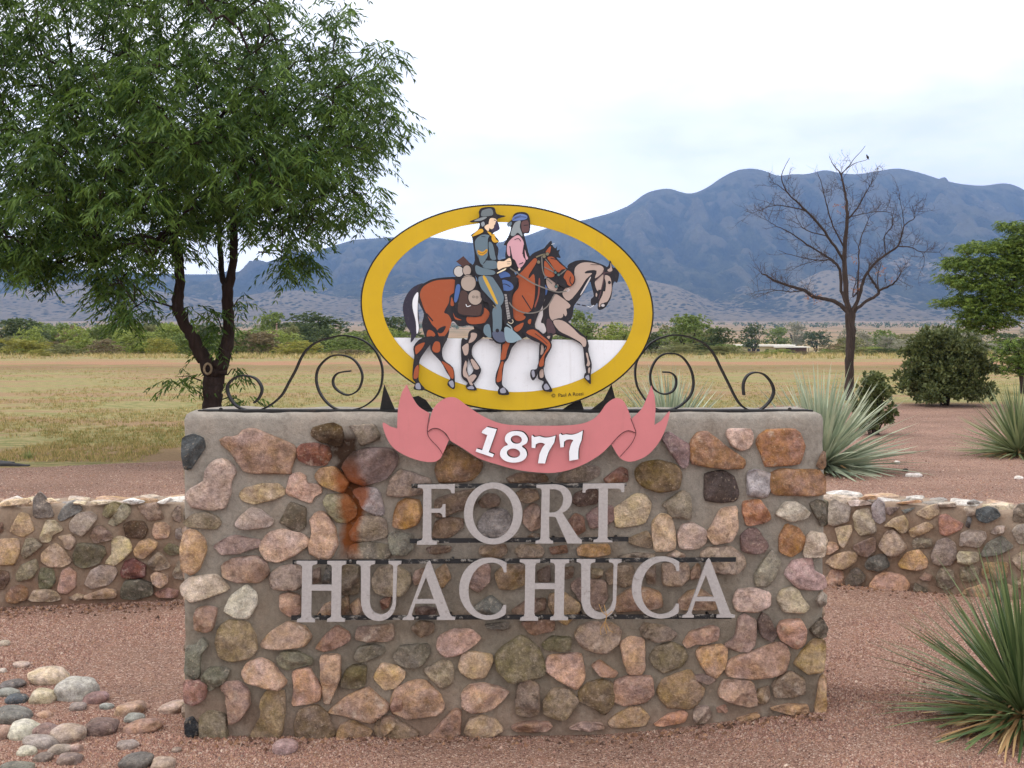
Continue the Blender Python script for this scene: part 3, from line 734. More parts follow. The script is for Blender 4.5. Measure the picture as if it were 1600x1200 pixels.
# ================================================================== the sign wall
DW = 5.27
sign_plane = Plane((-3, DW), (3, DW))
wall = empty('sign_wall', (-0.035, DW + 0.2, 0.0), 'tall grey mortar wall set with rounded brown and cream field stones, carrying the oval sign', 'wall')
mp = DW / FPX
x0, x1, zt = (286 - 800) * mp, (1289 - 800) * mp, EYE - (645 - HOR) * mp
V, F = bm_np(rounded_box((x0, DW, -0.2), (x1, DW + 0.42, zt), 0.03, 0.03, 0.007, 3.0))
mobj('mortar_body', V, F, M_MORTAR, wall, smooth=True)
MAIN_STONES = '''
A 080085088|80,200 150,180 215,205 230,270 190,330 130,420 85,410 72,300
A 160120092|345,230 400,195 470,205 520,145 590,145 700,190 860,260 880,300 830,400 840,445 700,445 580,440 520,430 440,310
A 190160145|340,355 400,380 455,435 410,510 410,590 370,690 280,705 150,680 110,620 120,570 190,530 240,500 245,420 290,375
A 180150110|485,600 520,560 640,530 740,530 800,570 790,610 720,640 590,670 500,645
A 198152128|850,465 910,455 950,480 955,525 1050,535 1060,590 1000,620 990,665 930,640 830,600 820,570
A 170125070|1020,470 1060,420 1150,410 1230,470 1260,510 1220,590 1150,570 1060,530
A 140130095|1075,660 1110,610 1240,605 1310,680 1310,750 1250,800 1180,795 1120,740
A 092068038|1005,130 1100,100 1150,95 1205,125 1215,190 1200,260 1060,228 990,180
A 125065040|890,290 920,250 1010,240 1110,265 1130,330 1090,395 990,390 910,360
A 135118100|1260,115 1440,105 1480,180 1470,210 1340,260 1310,170
A 125100095|1220,400 1290,310 1400,275 1560,280 1600,330 1590,400 1520,490 1370,535 1280,500
A 162147147|1290,580 1350,555 1440,560 1480,590 1510,740 1430,745 1360,690 1330,640
A 145125105|1265,880 1340,765 1440,755 1520,790 1530,900 1420,930 1300,935
A 125112095|1255,1010 1290,960 1380,945 1530,960 1555,1010 1530,1060 1270,1060
A 112098080|840,660 950,700 950,830 890,865 770,800 800,740
A 195150120|1030,740 1090,740 1160,850 1175,960 1130,1050 1070,1065 980,1010 975,960 1000,900 985,790
A 178154142|455,810 490,760 560,700 620,710 720,790 690,830 560,850 480,845
A 135118095|85,800 150,745 240,735 320,770 345,810 310,850 180,840 100,830
A 188143096|80,900 110,860 170,870 230,930 240,1000 190,1130 140,1170 80,1130 66,1000
A 150120110|300,970 380,920 450,895 530,915 625,930 620,975 480,1020 360,1030
A 195155130|635,960 690,880 780,855 880,875 965,920 970,960 880,1030 760,1080 680,1065 635,1010
A 165130110|365,1100 450,1060 590,1045 665,1085 680,1170 620,1225 450,1225 370,1190
D 160135120|640,20 700,-20 790,-35 840,-10 845,90 800,125 670,125 635,80
B 152127112|25,600 50,500 120,430 210,455 330,500 320,560 250,600 100,620
B 138096052|420,300 480,250 620,330 700,380 680,440 620,500 400,510 370,430
B 175122055|75,750 100,670 160,635 250,650 270,740 240,810 150,845 70,830
B 130105085|370,640 560,580 660,570 640,690 500,730 440,765 370,755
B 135105080|350,900 370,800 450,770 560,780 560,840 480,900 400,920
B 152142140|670,830 720,740 790,700 870,720 910,790 900,870 820,910 730,900
B 122097082|670,660 730,600 800,600 830,640 820,680 700,695
B 168133113|1000,720 1060,670 1110,690 1120,830 1050,860 995,800
B 150125105|1020,910 1060,875 1110,885 1100,915
B 135105080|940,600 1000,560 1090,575 1110,630 1020,660 960,640
J 100075065|500,130 600,90 645,110 645,190 520,210 480,180
J 140095070|450,320 500,260 555,290 565,370 510,400 470,370
J 150115110|575,270 640,220 745,210 750,300 700,340 600,355
B 140110090|300,990 360,970 480,975 470,1010 340,1030
B 150120090|680,1010 700,970 860,960 880,1010 840,1045 720,1045
B 158133108|940,1000 980,960 1110,965 1140,1010 1120,1050 960,1050
B 140095070|1180,985 1300,965 1310,1020 1200,1030
B 190140085|1385,990 1420,965 1600,960 1610,1030 1500,1050 1390,1040
B 125120105|30,900 100,870 200,900 210,990 150,1040 60,1030
B 130110095|1220,500 1300,440 1430,395 1540,410 1530,470 1440,510 1290,515
B 120090070|880,490 960,450 1140,460 1170,510 1000,520 900,520
C 125075050|20,490 130,410 180,430 185,510 100,520 30,515
C 145113113|430,210 480,160 620,250 628,300 610,400 570,410 500,320
C 158107066|640,235 690,170 760,160 880,260 1010,350 1000,410 870,415 645,385
C 208167147|895,180 905,140 1060,140 1080,200 1050,270 990,290 920,250
C 163102050|1120,200 1180,150 1380,145 1415,190 1440,270 1400,380 1310,390 1170,400 1150,320 1115,250
C 117090046|245,430 300,380 400,365 520,390 565,470 540,560 400,585 300,550 250,490
C 085070066|740,460 860,440 940,480 975,580 960,640 860,660 740,640
C 172162165|1045,450 1100,430 1200,460 1205,560 1170,620 1040,610
C 155105060|1215,540 1220,450 1290,425 1390,430 1540,430 1580,480 1585,590 1520,610 1230,600
C 200173132|85,710 240,605 310,610 350,680 310,800 235,820 110,835
C 140125105|430,680 580,575 630,610 635,780 490,760 470,700
C 198162122|360,810 420,750 490,760 520,860 525,980 470,1000 375,1000
C 200168152|545,880 580,820 650,805 735,860 740,940 690,985 560,990
C 192152122|850,710 960,695 965,850 920,930 800,955 750,880 790,820
C 185115065|1010,660 1130,640 1205,770 1160,800 1035,825 1010,740
C 195180160|1240,750 1310,660 1390,655 1480,730 1450,770 1350,795
C 125095090|990,900 1050,850 1110,850 1185,970 1150,1010 1080,1025 1000,1000
C 160105055|1270,900 1320,815 1400,850 1450,910 1420,1000 1350,1045 1270,1010
C 205180155|1460,910 1490,870 1590,890 1590,1045 1440,1050
C 110100085|1485,670 1540,645 1595,660 1595,800 1570,830 1500,720
C 150110075|1530,400 1570,320 1595,300 1598,400 1570,425
C 140115085|190,920 320,865 360,930 350,985 200,955
C 150140120|1090,1190 1130,1110 1210,1005 1270,1080 1240,1180 1180,1255 1100,1250
C 182142137|1310,1170 1370,1080 1500,1065 1510,1150 1590,1190 1600,1260 1530,1285 1400,1270
J 168142122|1325,530 1380,485 1520,480 1595,530 1610,600 1560,650 1400,640
J 160125100|1255,640 1300,590 1315,600 1320,680 1260,690
J 150130110|780,545 900,515 1020,525 1010,550
J 170140120|1095,535 1160,500 1220,530 1215,550
I 190145120|-10,800 50,780 120,800 125,910 60,935 0,890
I 130105090|200,640 255,610 260,700 200,730
I 112107102|268,740 300,600 330,620 330,740
I 130112090|400,600 510,610 510,780 400,790
I 170135105|235,930 280,860 330,840 330,920 250,945
I 185145115|455,860 510,815 530,900 485,925
I 135105075|390,830 440,800 450,900 400,930
I 160140115|600,700 640,620 740,600 840,660 845,720 800,790 700,800 620,770
I 135090070|650,830 720,805 710,870 670,890
I 170135115|860,690 880,640 940,620 940,700 880,730
I 165130090|1010,640 1080,590 1115,680 1060,750 1010,720
I 120095085|880,880 960,870 1020,890 1000,930 890,920
I 165130115|1240,700 1300,600 1370,600 1370,700 1300,775 1240,740
I 152122087|1410,650 1470,600 1590,600 1600,720 1520,755 1430,750
I 122120112|1260,900 1300,850 1380,800 1450,860 1470,900 1400,925
J 125100085|250,640 330,600 340,700 260,700
J 130105090|420,620 490,610 480,680 420,690
J 150130105|600,620 680,630 670,680 610,680
J 157127112|475,740 520,690 690,700 710,800 670,880 600,895 530,830
J 150125100|700,650 760,600 880,600 880,710 830,740 720,720
J 140115095|960,620 1030,600 1030,710 970,720
J 175130095|760,830 850,760 960,750 1050,780 1060,870 950,890 770,900
J 167137112|1070,590 1240,590 1240,690 1180,730 1080,725
J 180140110|1185,830 1250,770 1330,760 1430,830 1420,890 1190,890
J 180145100|330,880 330,800 420,780 530,860 520,900 440,990 370,940
J 130100080|80,900 200,820 300,820 300,890 150,920
J 150110085|150,970 280,950 360,970 350,1030 200,1050
D 202178153|60,100 120,50 280,30 360,110 350,130 200,185 120,200 72,150
D 208198174|340,260 380,170 480,95 540,150 545,220 490,310 400,300
D 160120095|145,300 160,250 230,235 290,250 260,380 220,395 150,380
D 150125085|285,460 310,370 370,330 490,345 530,420 540,510 500,560 400,580 310,560
D 125122105|90,500 150,490 190,440 235,490 185,540 180,680 150,700 82,660
D 187147112|580,470 640,400 750,335 850,370 890,430 850,490 700,505 600,500
D 162117092|930,500 980,430 1060,360 1140,410 1145,450 1100,480 1000,520
D 150120100|1190,450 1200,370 1420,350 1425,440 1380,460
D 125118095|675,570 710,530 800,525 900,570 900,600 740,640 690,610
D 125115095|1180,560 1200,500 1290,480 1365,500 1360,540 1290,570 1210,600
D 192147117|455,660 490,600 570,575 640,600 735,720 700,755 600,740 480,710
D 198143108|780,660 890,635 910,680 960,760 955,830 900,855 775,870 790,780
D 187142102|960,560 1080,555 1085,690 1050,770 1020,850 985,850 960,660
D 110095065|1085,750 1120,650 1170,615 1250,620 1245,740 1180,760
D 197157112|1305,690 1350,605 1450,620 1498,660 1490,700 1440,760 1370,770
D 115110092|190,690 240,630 330,630 370,650 340,720 250,770 215,730
D 155104088|74,720 190,710 225,740 210,830 140,870 85,850
D 167127107|310,770 340,730 430,725 490,780 500,870 440,960 370,990 355,880 350,800
D 160130090|570,850 610,785 720,790 720,950 700,1060 640,1120 530,1130 490,1090 540,1000 580,930
D 135118090|180,950 240,915 340,935 355,1120 240,1120 180,1095
D 045048055|85,970 130,950 170,1000 165,1060 115,1088 84,1050
D 125098070|790,1000 820,910 930,875 1000,930 1045,1060 1020,1110 850,1130 810,1100
D 177132097|1010,920 1130,820 1260,760 1390,870 1390,900 1290,985 1130,940
D 155115070|1065,1050 1090,1000 1160,970 1290,1040 1230,1100 1080,1110
D 150115085|1335,1000 1360,945 1430,940 1440,1000 1370,1060
E 140110080|-50,990 0,945 70,955 230,1050 180,1090 0,1100 -45,1060
D 170120095|1410,880 1440,770 1490,830 1480,910 1430,930
E 197152132|345,500 360,430 450,385 560,390 620,440 570,490 480,545 400,555
E 120110095|65,560 110,490 280,480 300,520 250,610 180,635 90,600
E 155135105|260,645 370,585 430,595 450,650 440,720 380,765 310,710
E 187152112|485,620 510,545 570,530 690,550 700,590 650,690 560,695 500,660
E 130115080|725,560 760,510 880,430 920,440 1000,520 1030,600 1030,680 920,700 820,720 740,640
E 115105075|1025,480 1080,430 1200,435 1200,510 1160,525 1050,510
E 167137112|1235,420 1270,365 1340,340 1460,340 1520,380 1515,470 1440,520 1390,535 1290,500
E 197147117|1040,620 1070,555 1150,550 1270,540 1295,690 1240,770 1150,720 1060,660
E 175125090|1340,620 1400,580 1470,640 1510,660 1490,690 1400,680
E 177132097|50,850 80,770 200,715 270,720 350,800 385,880 340,930 160,950 60,910
E 187142112|515,790 560,745 650,735 740,760 800,790 760,840 690,900 570,920 510,880
E 130105085|850,830 880,730 940,710 1000,750 1005,910 960,940 860,920
E 145120090|1030,860 1090,770 1190,770 1250,840 1230,890 1160,970 1040,930
E 120095060|1260,790 1320,730 1410,710 1480,740 1480,860 1420,930 1340,880 1270,840
E 165120095|280,1080 350,1010 450,900 495,910 490,1060 420,1090
E 177142107|525,1040 560,960 640,940 720,970 770,1030 700,1070 560,1080
E 160115090|830,1010 900,980 1060,980 1080,1010 1040,1040 850,1040
E 175135115|1200,1020 1280,980 1410,990 1420,1020 1300,1030
E 130105085|180,370 230,330 320,340 320,400 240,430
E 115105095|650,350 800,335 810,370 760,385
F 192147112|120,480 180,435 270,450 275,640 250,670 170,670 140,570
F 140118100|250,380 280,340 350,350 420,365 480,410 450,450 340,460 270,430
F 125108080|315,560 350,500 450,470 520,500 550,560 510,620 400,660 335,620
F 182137112|530,470 570,400 700,360 755,380 740,450 680,470 620,470 550,500
F 167132117|790,480 860,430 880,310 920,290 995,330 985,480 940,525 860,510
F 110088080|1005,330 1040,275 1085,310 1125,410 1100,460 1030,430
F 192137107|1130,390 1160,330 1280,320 1310,380 1300,470 1250,505 1160,450
F 200165150|850,200 880,130 980,120 1085,150 1080,230 1000,270 870,260
F 182162132|1135,190 1160,130 1230,110 1270,140 1330,240 1300,270 1170,265
F 150135120|1380,190 1420,140 1448,160 1446,220 1400,240
F 105092075|1340,390 1420,310 1460,380 1450,430 1400,440
F 175140085|1240,600 1300,520 1370,450 1435,460 1440,560 1420,640 1330,665
F 192142097|610,540 640,500 770,485 805,510 795,620 740,695 680,660 640,610
F 182137112|805,630 850,570 1000,520 1130,470 1180,490 1205,550 1170,660 1000,695 830,680
F 177132112|70,810 90,720 160,690 320,690 325,800 270,850 150,870 80,840
F 155120080|360,780 400,710 470,680 570,650 610,720 660,770 620,850 570,890 430,880 380,830
F 187142112|760,790 790,715 960,720 985,780 1000,860 950,880 860,860 770,820
F 145115085|998,810 1015,770 1080,750 1090,820 1050,865 1010,850
F 145118095|1105,740 1150,690 1220,655 1300,700 1305,790 1240,810 1120,820
F 187142092|1380,880 1400,720 1430,680 1448,700 1446,920 1385,930
F 170130085|50,970 100,930 190,885 250,890 300,950 280,1000 120,1020 60,1010
F 190125085|335,1000 430,930 520,905 555,930 530,980 400,1005
F 165135115|590,950 610,880 680,880 705,930 670,980 600,990
F 190140095|1090,895 1200,865 1320,870 1335,925 1200,920
F 175120090|740,890 800,870 810,910 750,920
F 170125090|870,960 1000,920 1020,940 900,975
F 140110096|590,680 660,670 740,700 700,730 620,720
'''
stones_from(MAIN_STONES, sign_plane, wall)
# stones on the two ends of the wall
for side, xe, rot in ((-1, x0, -1), (1, x1, 1)):
    pl = Plane((xe, DW + 0.42), (xe, DW)) if side < 0 else Plane((xe, DW), (xe, DW + 0.42))
    for z in np.arange(0.08, 1.15, 0.135):
        for u in (0.13, 0.31):
            a = np.linspace(0, 2 * np.pi, 8, endpoint=False); r = np.array([random.uniform(.8, 1.15) for _ in a])
            out = np.stack([u + random.uniform(-.02, .02) + 0.062 * r * np.cos(a), z + random.uniform(-.03, .03) + 0.045 * r * np.sin(a)], 1)
            add_stone(out, pl, random.choice([(195, 170, 140), (180, 140, 105), (150, 125, 100), (205, 190, 165), (130, 115, 95)]),
                      random.uniform(.012, .022), wall)

# ================================================================== low walls behind it
LEFT_STONES = '''
G 225190140|0,345 0,325 60,300 210,285 225,320 100,335
G 132120112|255,400 255,290 300,240 345,280 400,390 400,420 280,430
G 230200150|350,300 355,287 390,285 430,310 372,318
G 130128125|440,430 480,350 560,300 620,370 580,400 460,460
G 225200165|560,312 580,303 650,310 650,328 570,328
G 225200165|690,318 700,308 805,310 820,322 700,328
G 140125085|780,400 800,340 860,310 920,330 900,370 830,430
G 152142112|820,470 860,410 920,330 980,340 990,400 940,450 880,490
G 240235230|930,305 1000,285 1100,310 1000,327
G 240232222|1190,315 1290,275 1315,300 1240,322
G 160130110|1050,340 1190,320 1240,430 1130,450 1080,400
G 150125105|1300,400 1340,345 1370,340 1370,460 1320,450
G 187152112|75,530 150,395 215,410 260,520 180,575
G 187167127|305,580 350,455 420,460 475,525 400,560 380,610 320,610
G 172152137|530,470 590,400 690,390 735,430 680,510 620,570 545,530
G 140110090|690,570 710,510 770,485 830,540 855,590 720,620
G 090065045|940,480 1000,455 1090,460 1120,520 1090,580 960,575
G 197152117|1155,540 1170,475 1250,465 1290,510 1270,580 1180,590
G 180150125|440,575 540,555 580,600 540,670 500,660 470,600
G 187147097|-20,600 140,590 150,680 110,780 -20,780
G 140125100|165,690 200,590 260,590 320,640 260,690 190,740
G 187152117|320,700 390,640 430,630 490,680 540,760 480,795 380,800 320,760
G 115105080|560,720 590,630 640,625 780,650 795,700 740,780 630,805 570,780
G 208184138|795,770 850,700 850,600 900,575 970,590 1000,670 960,720 870,790
G 192147097|1015,680 1060,610 1130,590 1195,620 1180,660 1090,735 1030,720
G 162137112|1120,770 1190,690 1240,720 1290,800 1190,830 1140,810
G 120110075|1240,670 1280,625 1350,650 1360,700 1290,715
G 145130100|125,860 160,790 270,745 290,810 250,880 140,910
G 120115085|295,890 310,815 400,820 420,910 380,965 300,960
G 182132107|440,960 470,840 520,810 575,850 575,950 510,1000 450,990
G 167142127|645,930 690,830 760,795 860,800 885,850 830,930 700,965
G 110055045|920,830 950,760 1020,740 1100,790 1100,870 1020,890 930,880
G 182142112|1140,870 1180,840 1270,870 1270,920 1220,955 1160,920
G 145125105|1310,850 1350,760 1390,780 1390,900 1320,880
G 110102085|920,980 950,910 1060,895 1150,930 1150,1010 1030,1045 920,1035
G 110080060|-30,830 60,840 75,900 30,965 -30,970
G 142097062|45,1020 90,960 160,935 210,970 205,1050 110,1075 50,1060
G 177147117|225,1045 260,980 370,970 430,1000 460,1045 400,1060 250,1060
G 175145120|520,1035 590,1000 640,1020 600,1055
G 177137102|640,1020 800,965 870,975 880,1030 650,1045
G 150100080|1170,1000 1270,960 1350,980 1340,1030 1200,1030
G 150130115|1330,520 1370,505 1390,600 1330,580
G 130095075|-30,460 20,470 25,530 -30,555
'''
RIGHT_STONES = '''
H 105098078|20,220 100,190 155,210 150,370 110,380 60,290
H 168151135|168,230 200,190 320,250 310,350 200,380 165,370
H 212186170|310,205 420,190 490,222 330,238
H 203153103|385,190 440,158 510,165 520,190
H 168153153|485,230 530,185 575,230 580,340 540,365 490,330
H 177157127|345,310 370,275 460,260 510,390 510,430 400,450 365,400
H 130105095|580,250 690,245 620,305 585,290
H 115118115|700,268 800,248 740,292
H 177147102|575,385 640,330 720,305 745,360 740,420 700,435 650,390
H 182152117|810,285 880,245 960,225 975,290 910,335 830,310
H 175115090|980,310 1030,300 1150,370 1130,410 1030,455 985,440
H 204184164|970,215 1090,210 1100,240 980,245
H 197172147|1160,250 1240,242 1245,300 1180,310
H 088093096|1250,270 1330,245 1390,260 1425,310 1330,360 1260,330
H 125108090|1525,270 1560,228 1640,235 1640,350 1520,350
H 095090090|1170,380 1190,310 1215,330 1200,400
H 177142102|760,410 880,355 935,390 890,430 780,465
H 182157142|1355,430 1400,385 1460,385 1450,430 1390,445
H 168148135|1130,530 1140,440 1200,415 1310,430 1320,470 1270,540 1200,530
H 152137122|1510,420 1550,380 1640,370 1640,510 1560,510
H 130125112|1285,590 1330,510 1430,460 1520,540 1430,590 1310,610
H 203173133|210,400 330,380 335,430 280,545 250,520
H 208183153|-10,470 40,430 130,440 155,500 130,590 20,600 -20,560
H 187142107|142,590 165,500 220,510 240,550 180,590
H 172142117|535,530 590,430 650,420 690,470 740,540 660,605 590,590
H 140110095|345,530 500,460 510,560 450,610 380,590
H 140125105|780,510 800,475 920,480 915,535 790,550
H 152130117|920,600 960,500 1030,475 1095,520 1100,620 1060,670 940,665
H 167150117|1110,600 1130,570 1260,580 1265,640 1200,665 1115,650
H 172137102|145,650 200,600 300,570 375,585 360,650 280,700 210,690
H 100095088|435,670 460,620 540,595 580,600 610,680 540,715 450,700
H 197147087|680,660 740,580 830,560 890,640 880,690 820,710 700,690
H 150118075|1290,720 1310,655 1480,655 1475,760 1400,790 1310,765
H 172147117|1510,620 1580,580 1650,580 1650,700 1560,700
H 182132102|145,780 180,710 250,700 275,760 250,820 150,825
H 115100085|290,790 330,710 370,695 430,750 420,790 360,835 300,815
H 192137102|470,820 520,750 580,725 700,745 755,810 740,860 630,890 490,870
H 160120100|830,770 870,720 920,750 910,785
H 110095078|790,870 800,800 880,850 900,900 830,895
H 130112090|960,750 990,690 1080,720 1090,820 1030,850 960,820
H 135118092|1130,690 1270,690 1260,770 1200,800 1140,780
H 180135085|1140,900 1170,850 1300,810 1330,880 1310,920 1150,930
H 160135105|1530,790 1600,745 1660,800 1640,850 1560,840
H 165135100|1360,850 1480,810 1540,850 1500,930 1400,920
H 197142097|660,215 820,195 850,210 700,225
H 150145140|1180,210 1230,190 1280,218 1190,225
'''
TOPCOL = [(206, 184, 152), (196, 172, 148), (190, 145, 100), (158, 148, 140), (214, 204, 194), (190, 150, 115), (150, 140, 128)]
def low_wall(name_lbl, pa, pb, text, ztops, ext, gain):
    """pa, pb: front-face ends (left to right); text: stones seen in the photo; ext: u ranges filled with other stones."""
    pl = Plane(pa, pb)
    L = (Vector(pb) - Vector(pa)).length
    mid = pl.pt(L / 2, gz(*pl.pt(L / 2, 0)[:2]), -0.16)
    root = empty('low_stone_wall', mid, name_lbl, 'wall', 'low field-stone walls behind the sign')
    V, F = bm_np(rounded_box((0, -0.34, -0.2), (L, 0, 0.57), 0.035, 0.045, 0.012, 8.0 + pa[0]))
    # local (u, depth, z) -> world; tops follow ztops
    zt = np.interp(V[:, 0], [0, L], ztops)
    V[:, 2] = np.where(V[:, 2] > 0.2, V[:, 2] - 0.57 + zt, V[:, 2])
    P = np.array([pl.pt(v[0], v[2], v[1])[:] for v in V])
    mobj('mortar_body', P, F, M_MORTAR2, root, smooth=True)
    stones_from(text, pl, root, 0.02, 0.045, gain)
    for u0, u1 in ext:
        for z in np.arange(0.06, 0.55, 0.115):
            u = u0 + random.uniform(0, .06)
            while u < u1:
                w = random.uniform(.05, .085); a = np.linspace(0, 2 * np.pi, 8, endpoint=False)
                r = np.array([random.uniform(.78, 1.15) for _ in a])
                add_stone(np.stack([u + w * r * np.cos(a), z + random.uniform(-.02, .02) + .044 * r * np.sin(a)], 1), pl,
                          random.choice([(180, 145, 110), (150, 130, 105), (190, 155, 120), (120, 110, 90), (165, 140, 125), (200, 175, 140)]), random.uniform(.02, .04), root)
                u += 2 * w + random.uniform(.015, .04)
    # flat stones bedded in the top
    u = 0.04
    while u < L - 0.05:
        w = random.uniform(.07, .14)
        for dpt in (-0.09, -0.24):
            a = np.linspace(0, 2 * np.pi, 9, endpoint=False); r = np.array([random.uniform(.75, 1.15) for _ in a])
            _sid[0] += 1
            o2 = np.stack([w * .82 * r * np.cos(a), .065 * r * np.sin(a)], 1)
            Vs, Fs = stone_mesh(o2, random.uniform(.014, .03), _sid[0])
            Vs = np.stack([Vs[:, 0], Vs[:, 2], -Vs[:, 1]], 1)      # bulge upwards
            o = obj('stone', np_mesh('stone', Vs, Fs, M_STONE, smooth=True), root,
                    pl.pt(u + w * .8, float(np.interp(u, [0, L], ztops)) - 0.004, dpt + random.uniform(-.02, .02)))
            o.rotation_euler.z = pl.rz
            k = lin(*random.choice(TOPCOL)); o.color = (k[0], k[1], k[2], random.uniform(.2, .9))
        u += 1.75 * w
    return root
pa = W(-420, 0, 7.35); pb = W(470, 0, 8.0)
low_wall('low field-stone wall running off to the left behind the tall sign wall', (pa.x, pa.y), (pb.x, pb.y), LEFT_STONES, (0.60, 0.585),
         [(0, Plane((pa.x, pa.y), (pb.x, pb.y)).hit(-12, 800)[0]), (Plane((pa.x, pa.y), (pb.x, pb.y)).hit(300, 800)[0], 2.95)], 1.0)
pa = W(1130, 0, 8.06); pb = W(1900, 0, 6.95)
low_wall('low field-stone wall running off to the right behind the tall sign wall', (pa.x, pa.y), (pb.x, pb.y), RIGHT_STONES, (0.625, 0.60),
         [(0, Plane((pa.x, pa.y), (pb.x, pb.y)).hit(1255, 800)[0]), (Plane((pa.x, pa.y), (pb.x, pb.y)).hit(1625, 800)[0], 2.9)], 1.0)
# ================================================================== painted metal
def mat_paint(name, rgb, var=0.06, rough=0.45):
    m, n, l, b = new_mat(name); t = NT(m)
    p = t.pos()
    a = t.noise(p, 7, 5, 0.6); d = t.noise(p, 60, 4, 0.7)
    k = lin(*rgb)
    c = t.mix(1.0, k, t.ramp(a, 0.25, 0.75, 1 - var, 1 + var), 'MULTIPLY')
    c = t.mix(t.ramp(d, 0.58, 0.8, 0, 0.16), c, lin(150, 138, 126))
    stk = t.noise(t.mapping(p, (1, 1, 0.08)), 34, 5, 0.7)
    c = t.mix(t.ramp(stk, 0.55, 0.75, 0, 0.13), c, lin(112, 96, 80))
    chip = t.noise(p, 150, 3, 0.7)
    c = t.mix(t.ramp(chip, 0.70, 0.74, 0, 0.5), c, lin(120, 112, 104))
    l.new(c, b.inputs['Base Color'])
    b.inputs['Roughness'].default_value = rough; b.inputs['Specular IOR Level'].default_value = 0.3
    l.new(t.bump(d, 0.08, 0.002), b.inputs['Normal'])
    return m
PNT = {}
def paint(r, g, b):
    k = (r, g, b)
    if k not in PNT: PNT[k] = mat_paint('paint', k)
    return PNT[k]
def mat_worn(name, rgb, worn, lo, hi, rough=0.55, metal=0.0):
    m, n, l, b = new_mat(name); t = NT(m)
    p = t.pos()
    a = t.noise(t.mapping(p, (1, 1, 2.0)), 26, 6, 0.75); d = t.noise(p, 90, 4, 0.7); big = t.noise(p, 3, 4)
    c = t.mix(t.ramp(t.math('ADD', a, t.math('MULTIPLY', big, 0.25)), lo, hi), lin(*rgb), lin(*worn))
    c = t.mix(1.0, c, t.ramp(d, 0.25, 0.75, 0.85, 1.15), 'MULTIPLY')
    l.new(c, b.inputs['Base Color'])
    b.inputs['Roughness'].default_value = rough; b.inputs['Metallic'].default_value = metal
    b.inputs['Specular IOR Level'].default_value = 0.35
    l.new(t.bump(t.math('ADD', a, d), 0.25, 0.003), b.inputs['Normal'])
    return m
M_LETTER = mat_worn('grey_letter_paint', (164, 159, 159), (128, 122, 118), 0.70, 0.86)
M_RAIL = mat_worn('black_rail', (24, 25, 29), (130, 125, 120), 0.68, 0.76)
M_WELD = mat_worn('weld_bead', (120, 116, 112), (60, 58, 56), 0.55, 0.7)
M_IRON = mat_worn('black_iron', (26, 25, 26), (62, 48, 40), 0.66, 0.85, rough=.75)
BLK = paint(30, 28, 38); YEL = paint(200, 164, 18); WHT = paint(228, 231, 239)
PINK = paint(196, 120, 124); EDGE = paint(28, 24, 22)

# ================================================================== FORT / HUACHUCA lettering
def arc(*pts): return [tuple(q) for q in smooth_open(pts, 4)]
L_F = [(895, 75), (1140, 72), (1138, 130), (1118, 130), (1112, 110), (1095, 100), (985, 100), (985, 232), (1040, 232), (1055, 222), (1060, 203), (1078, 203),
       (1078, 287), (1060, 287), (1055, 268), (1040, 258), (985, 258), (985, 425), (992, 440), (1022, 448), (1020, 468), (890, 468), (892, 448), (920, 440),
       (928, 425), (932, 110), (925, 97), (895, 92)]
L_R = [(245, 75), (360, 72)] + arc((372, 72), (420, 82), (460, 112), (479, 160), (470, 208), (445, 240), (415, 258)) + \
      [(520, 420), (545, 440), (542, 460), (448, 460), (372, 288), (355, 283), (328, 283), (330, 425), (340, 440), (355, 445), (353, 460), (238, 460), (240, 445),
       (265, 438), (272, 425), (280, 110), (272, 98), (245, 92)]
L_Rh = [(333, 103), (360, 103)] + arc((375, 104), (405, 120), (422, 163), (412, 212), (388, 244), (360, 258)) + [(330, 258)]
L_T = [(552, 68), (825, 65), (822, 122), (805, 122), (800, 105), (785, 98), (715, 98), (712, 425), (722, 438), (745, 443), (745, 452), (620, 452), (622, 438),
       (645, 432), (653, 420), (655, 98), (585, 100), (570, 110), (568, 125), (548, 125)]
L_H = [(98, 577), (232, 577), (232, 595), (210, 600), (200, 612), (198, 733), (330, 733), (330, 612), (322, 600), (300, 595), (300, 577), (425, 577), (423, 597),
       (400, 602), (394, 615), (388, 935), (395, 950), (417, 958), (415, 975), (298, 975), (300, 958), (320, 950), (326, 935), (328, 770), (197, 770),
       (194, 935), (200, 950), (220, 960), (218, 978), (100, 978), (102, 962), (125, 952), (130, 937), (135, 612), (125, 600), (98, 593)]
L_U = [(492, 577), (615, 577), (613, 595), (590, 600), (582, 612)] + arc((580, 850), (588, 885), (608, 912), (645, 928), (682, 922), (712, 895), (730, 850)) + \
      [(735, 612), (727, 600), (705, 595), (703, 577), (788, 577), (786, 595), (768, 600), (760, 612)] + \
      arc((752, 860), (738, 910), (700, 952), (640, 970), (580, 955), (540, 915), (523, 860)) + [(522, 612), (515, 600), (492, 593)]
L_A = [(955, 590), (970, 574), (978, 580), (1110, 930), (1120, 942), (1143, 948), (1140, 963), (1020, 963), (1022, 948), (1042, 942), (1035, 920), (1012, 855), (880, 855),
       (855, 930), (862, 945), (872, 950), (870, 963), (795, 963), (798, 950), (818, 945), (830, 930)]
L_Ah = [(890, 828), (1002, 828), (950, 682)]
L_C = [(1480, 650), (1462, 650)] + arc((1456, 625), (1435, 600), (1400, 587), (1360, 588), (1310, 606), (1265, 652), (1236, 720), (1230, 790), (1246, 858), (1285, 910), (1335, 934),
       (1390, 932), (1435, 908), (1460, 868)) + [(1478, 868), (1476, 918)] + \
      arc((1468, 930), (1435, 948), (1390, 960), (1330, 960), (1260, 935), (1205, 880), (1173, 810), (1171, 730), (1195, 655), (1245, 597), (1310, 563), (1380, 556),
       (1435, 568), (1462, 580)) + [(1480, 590)]
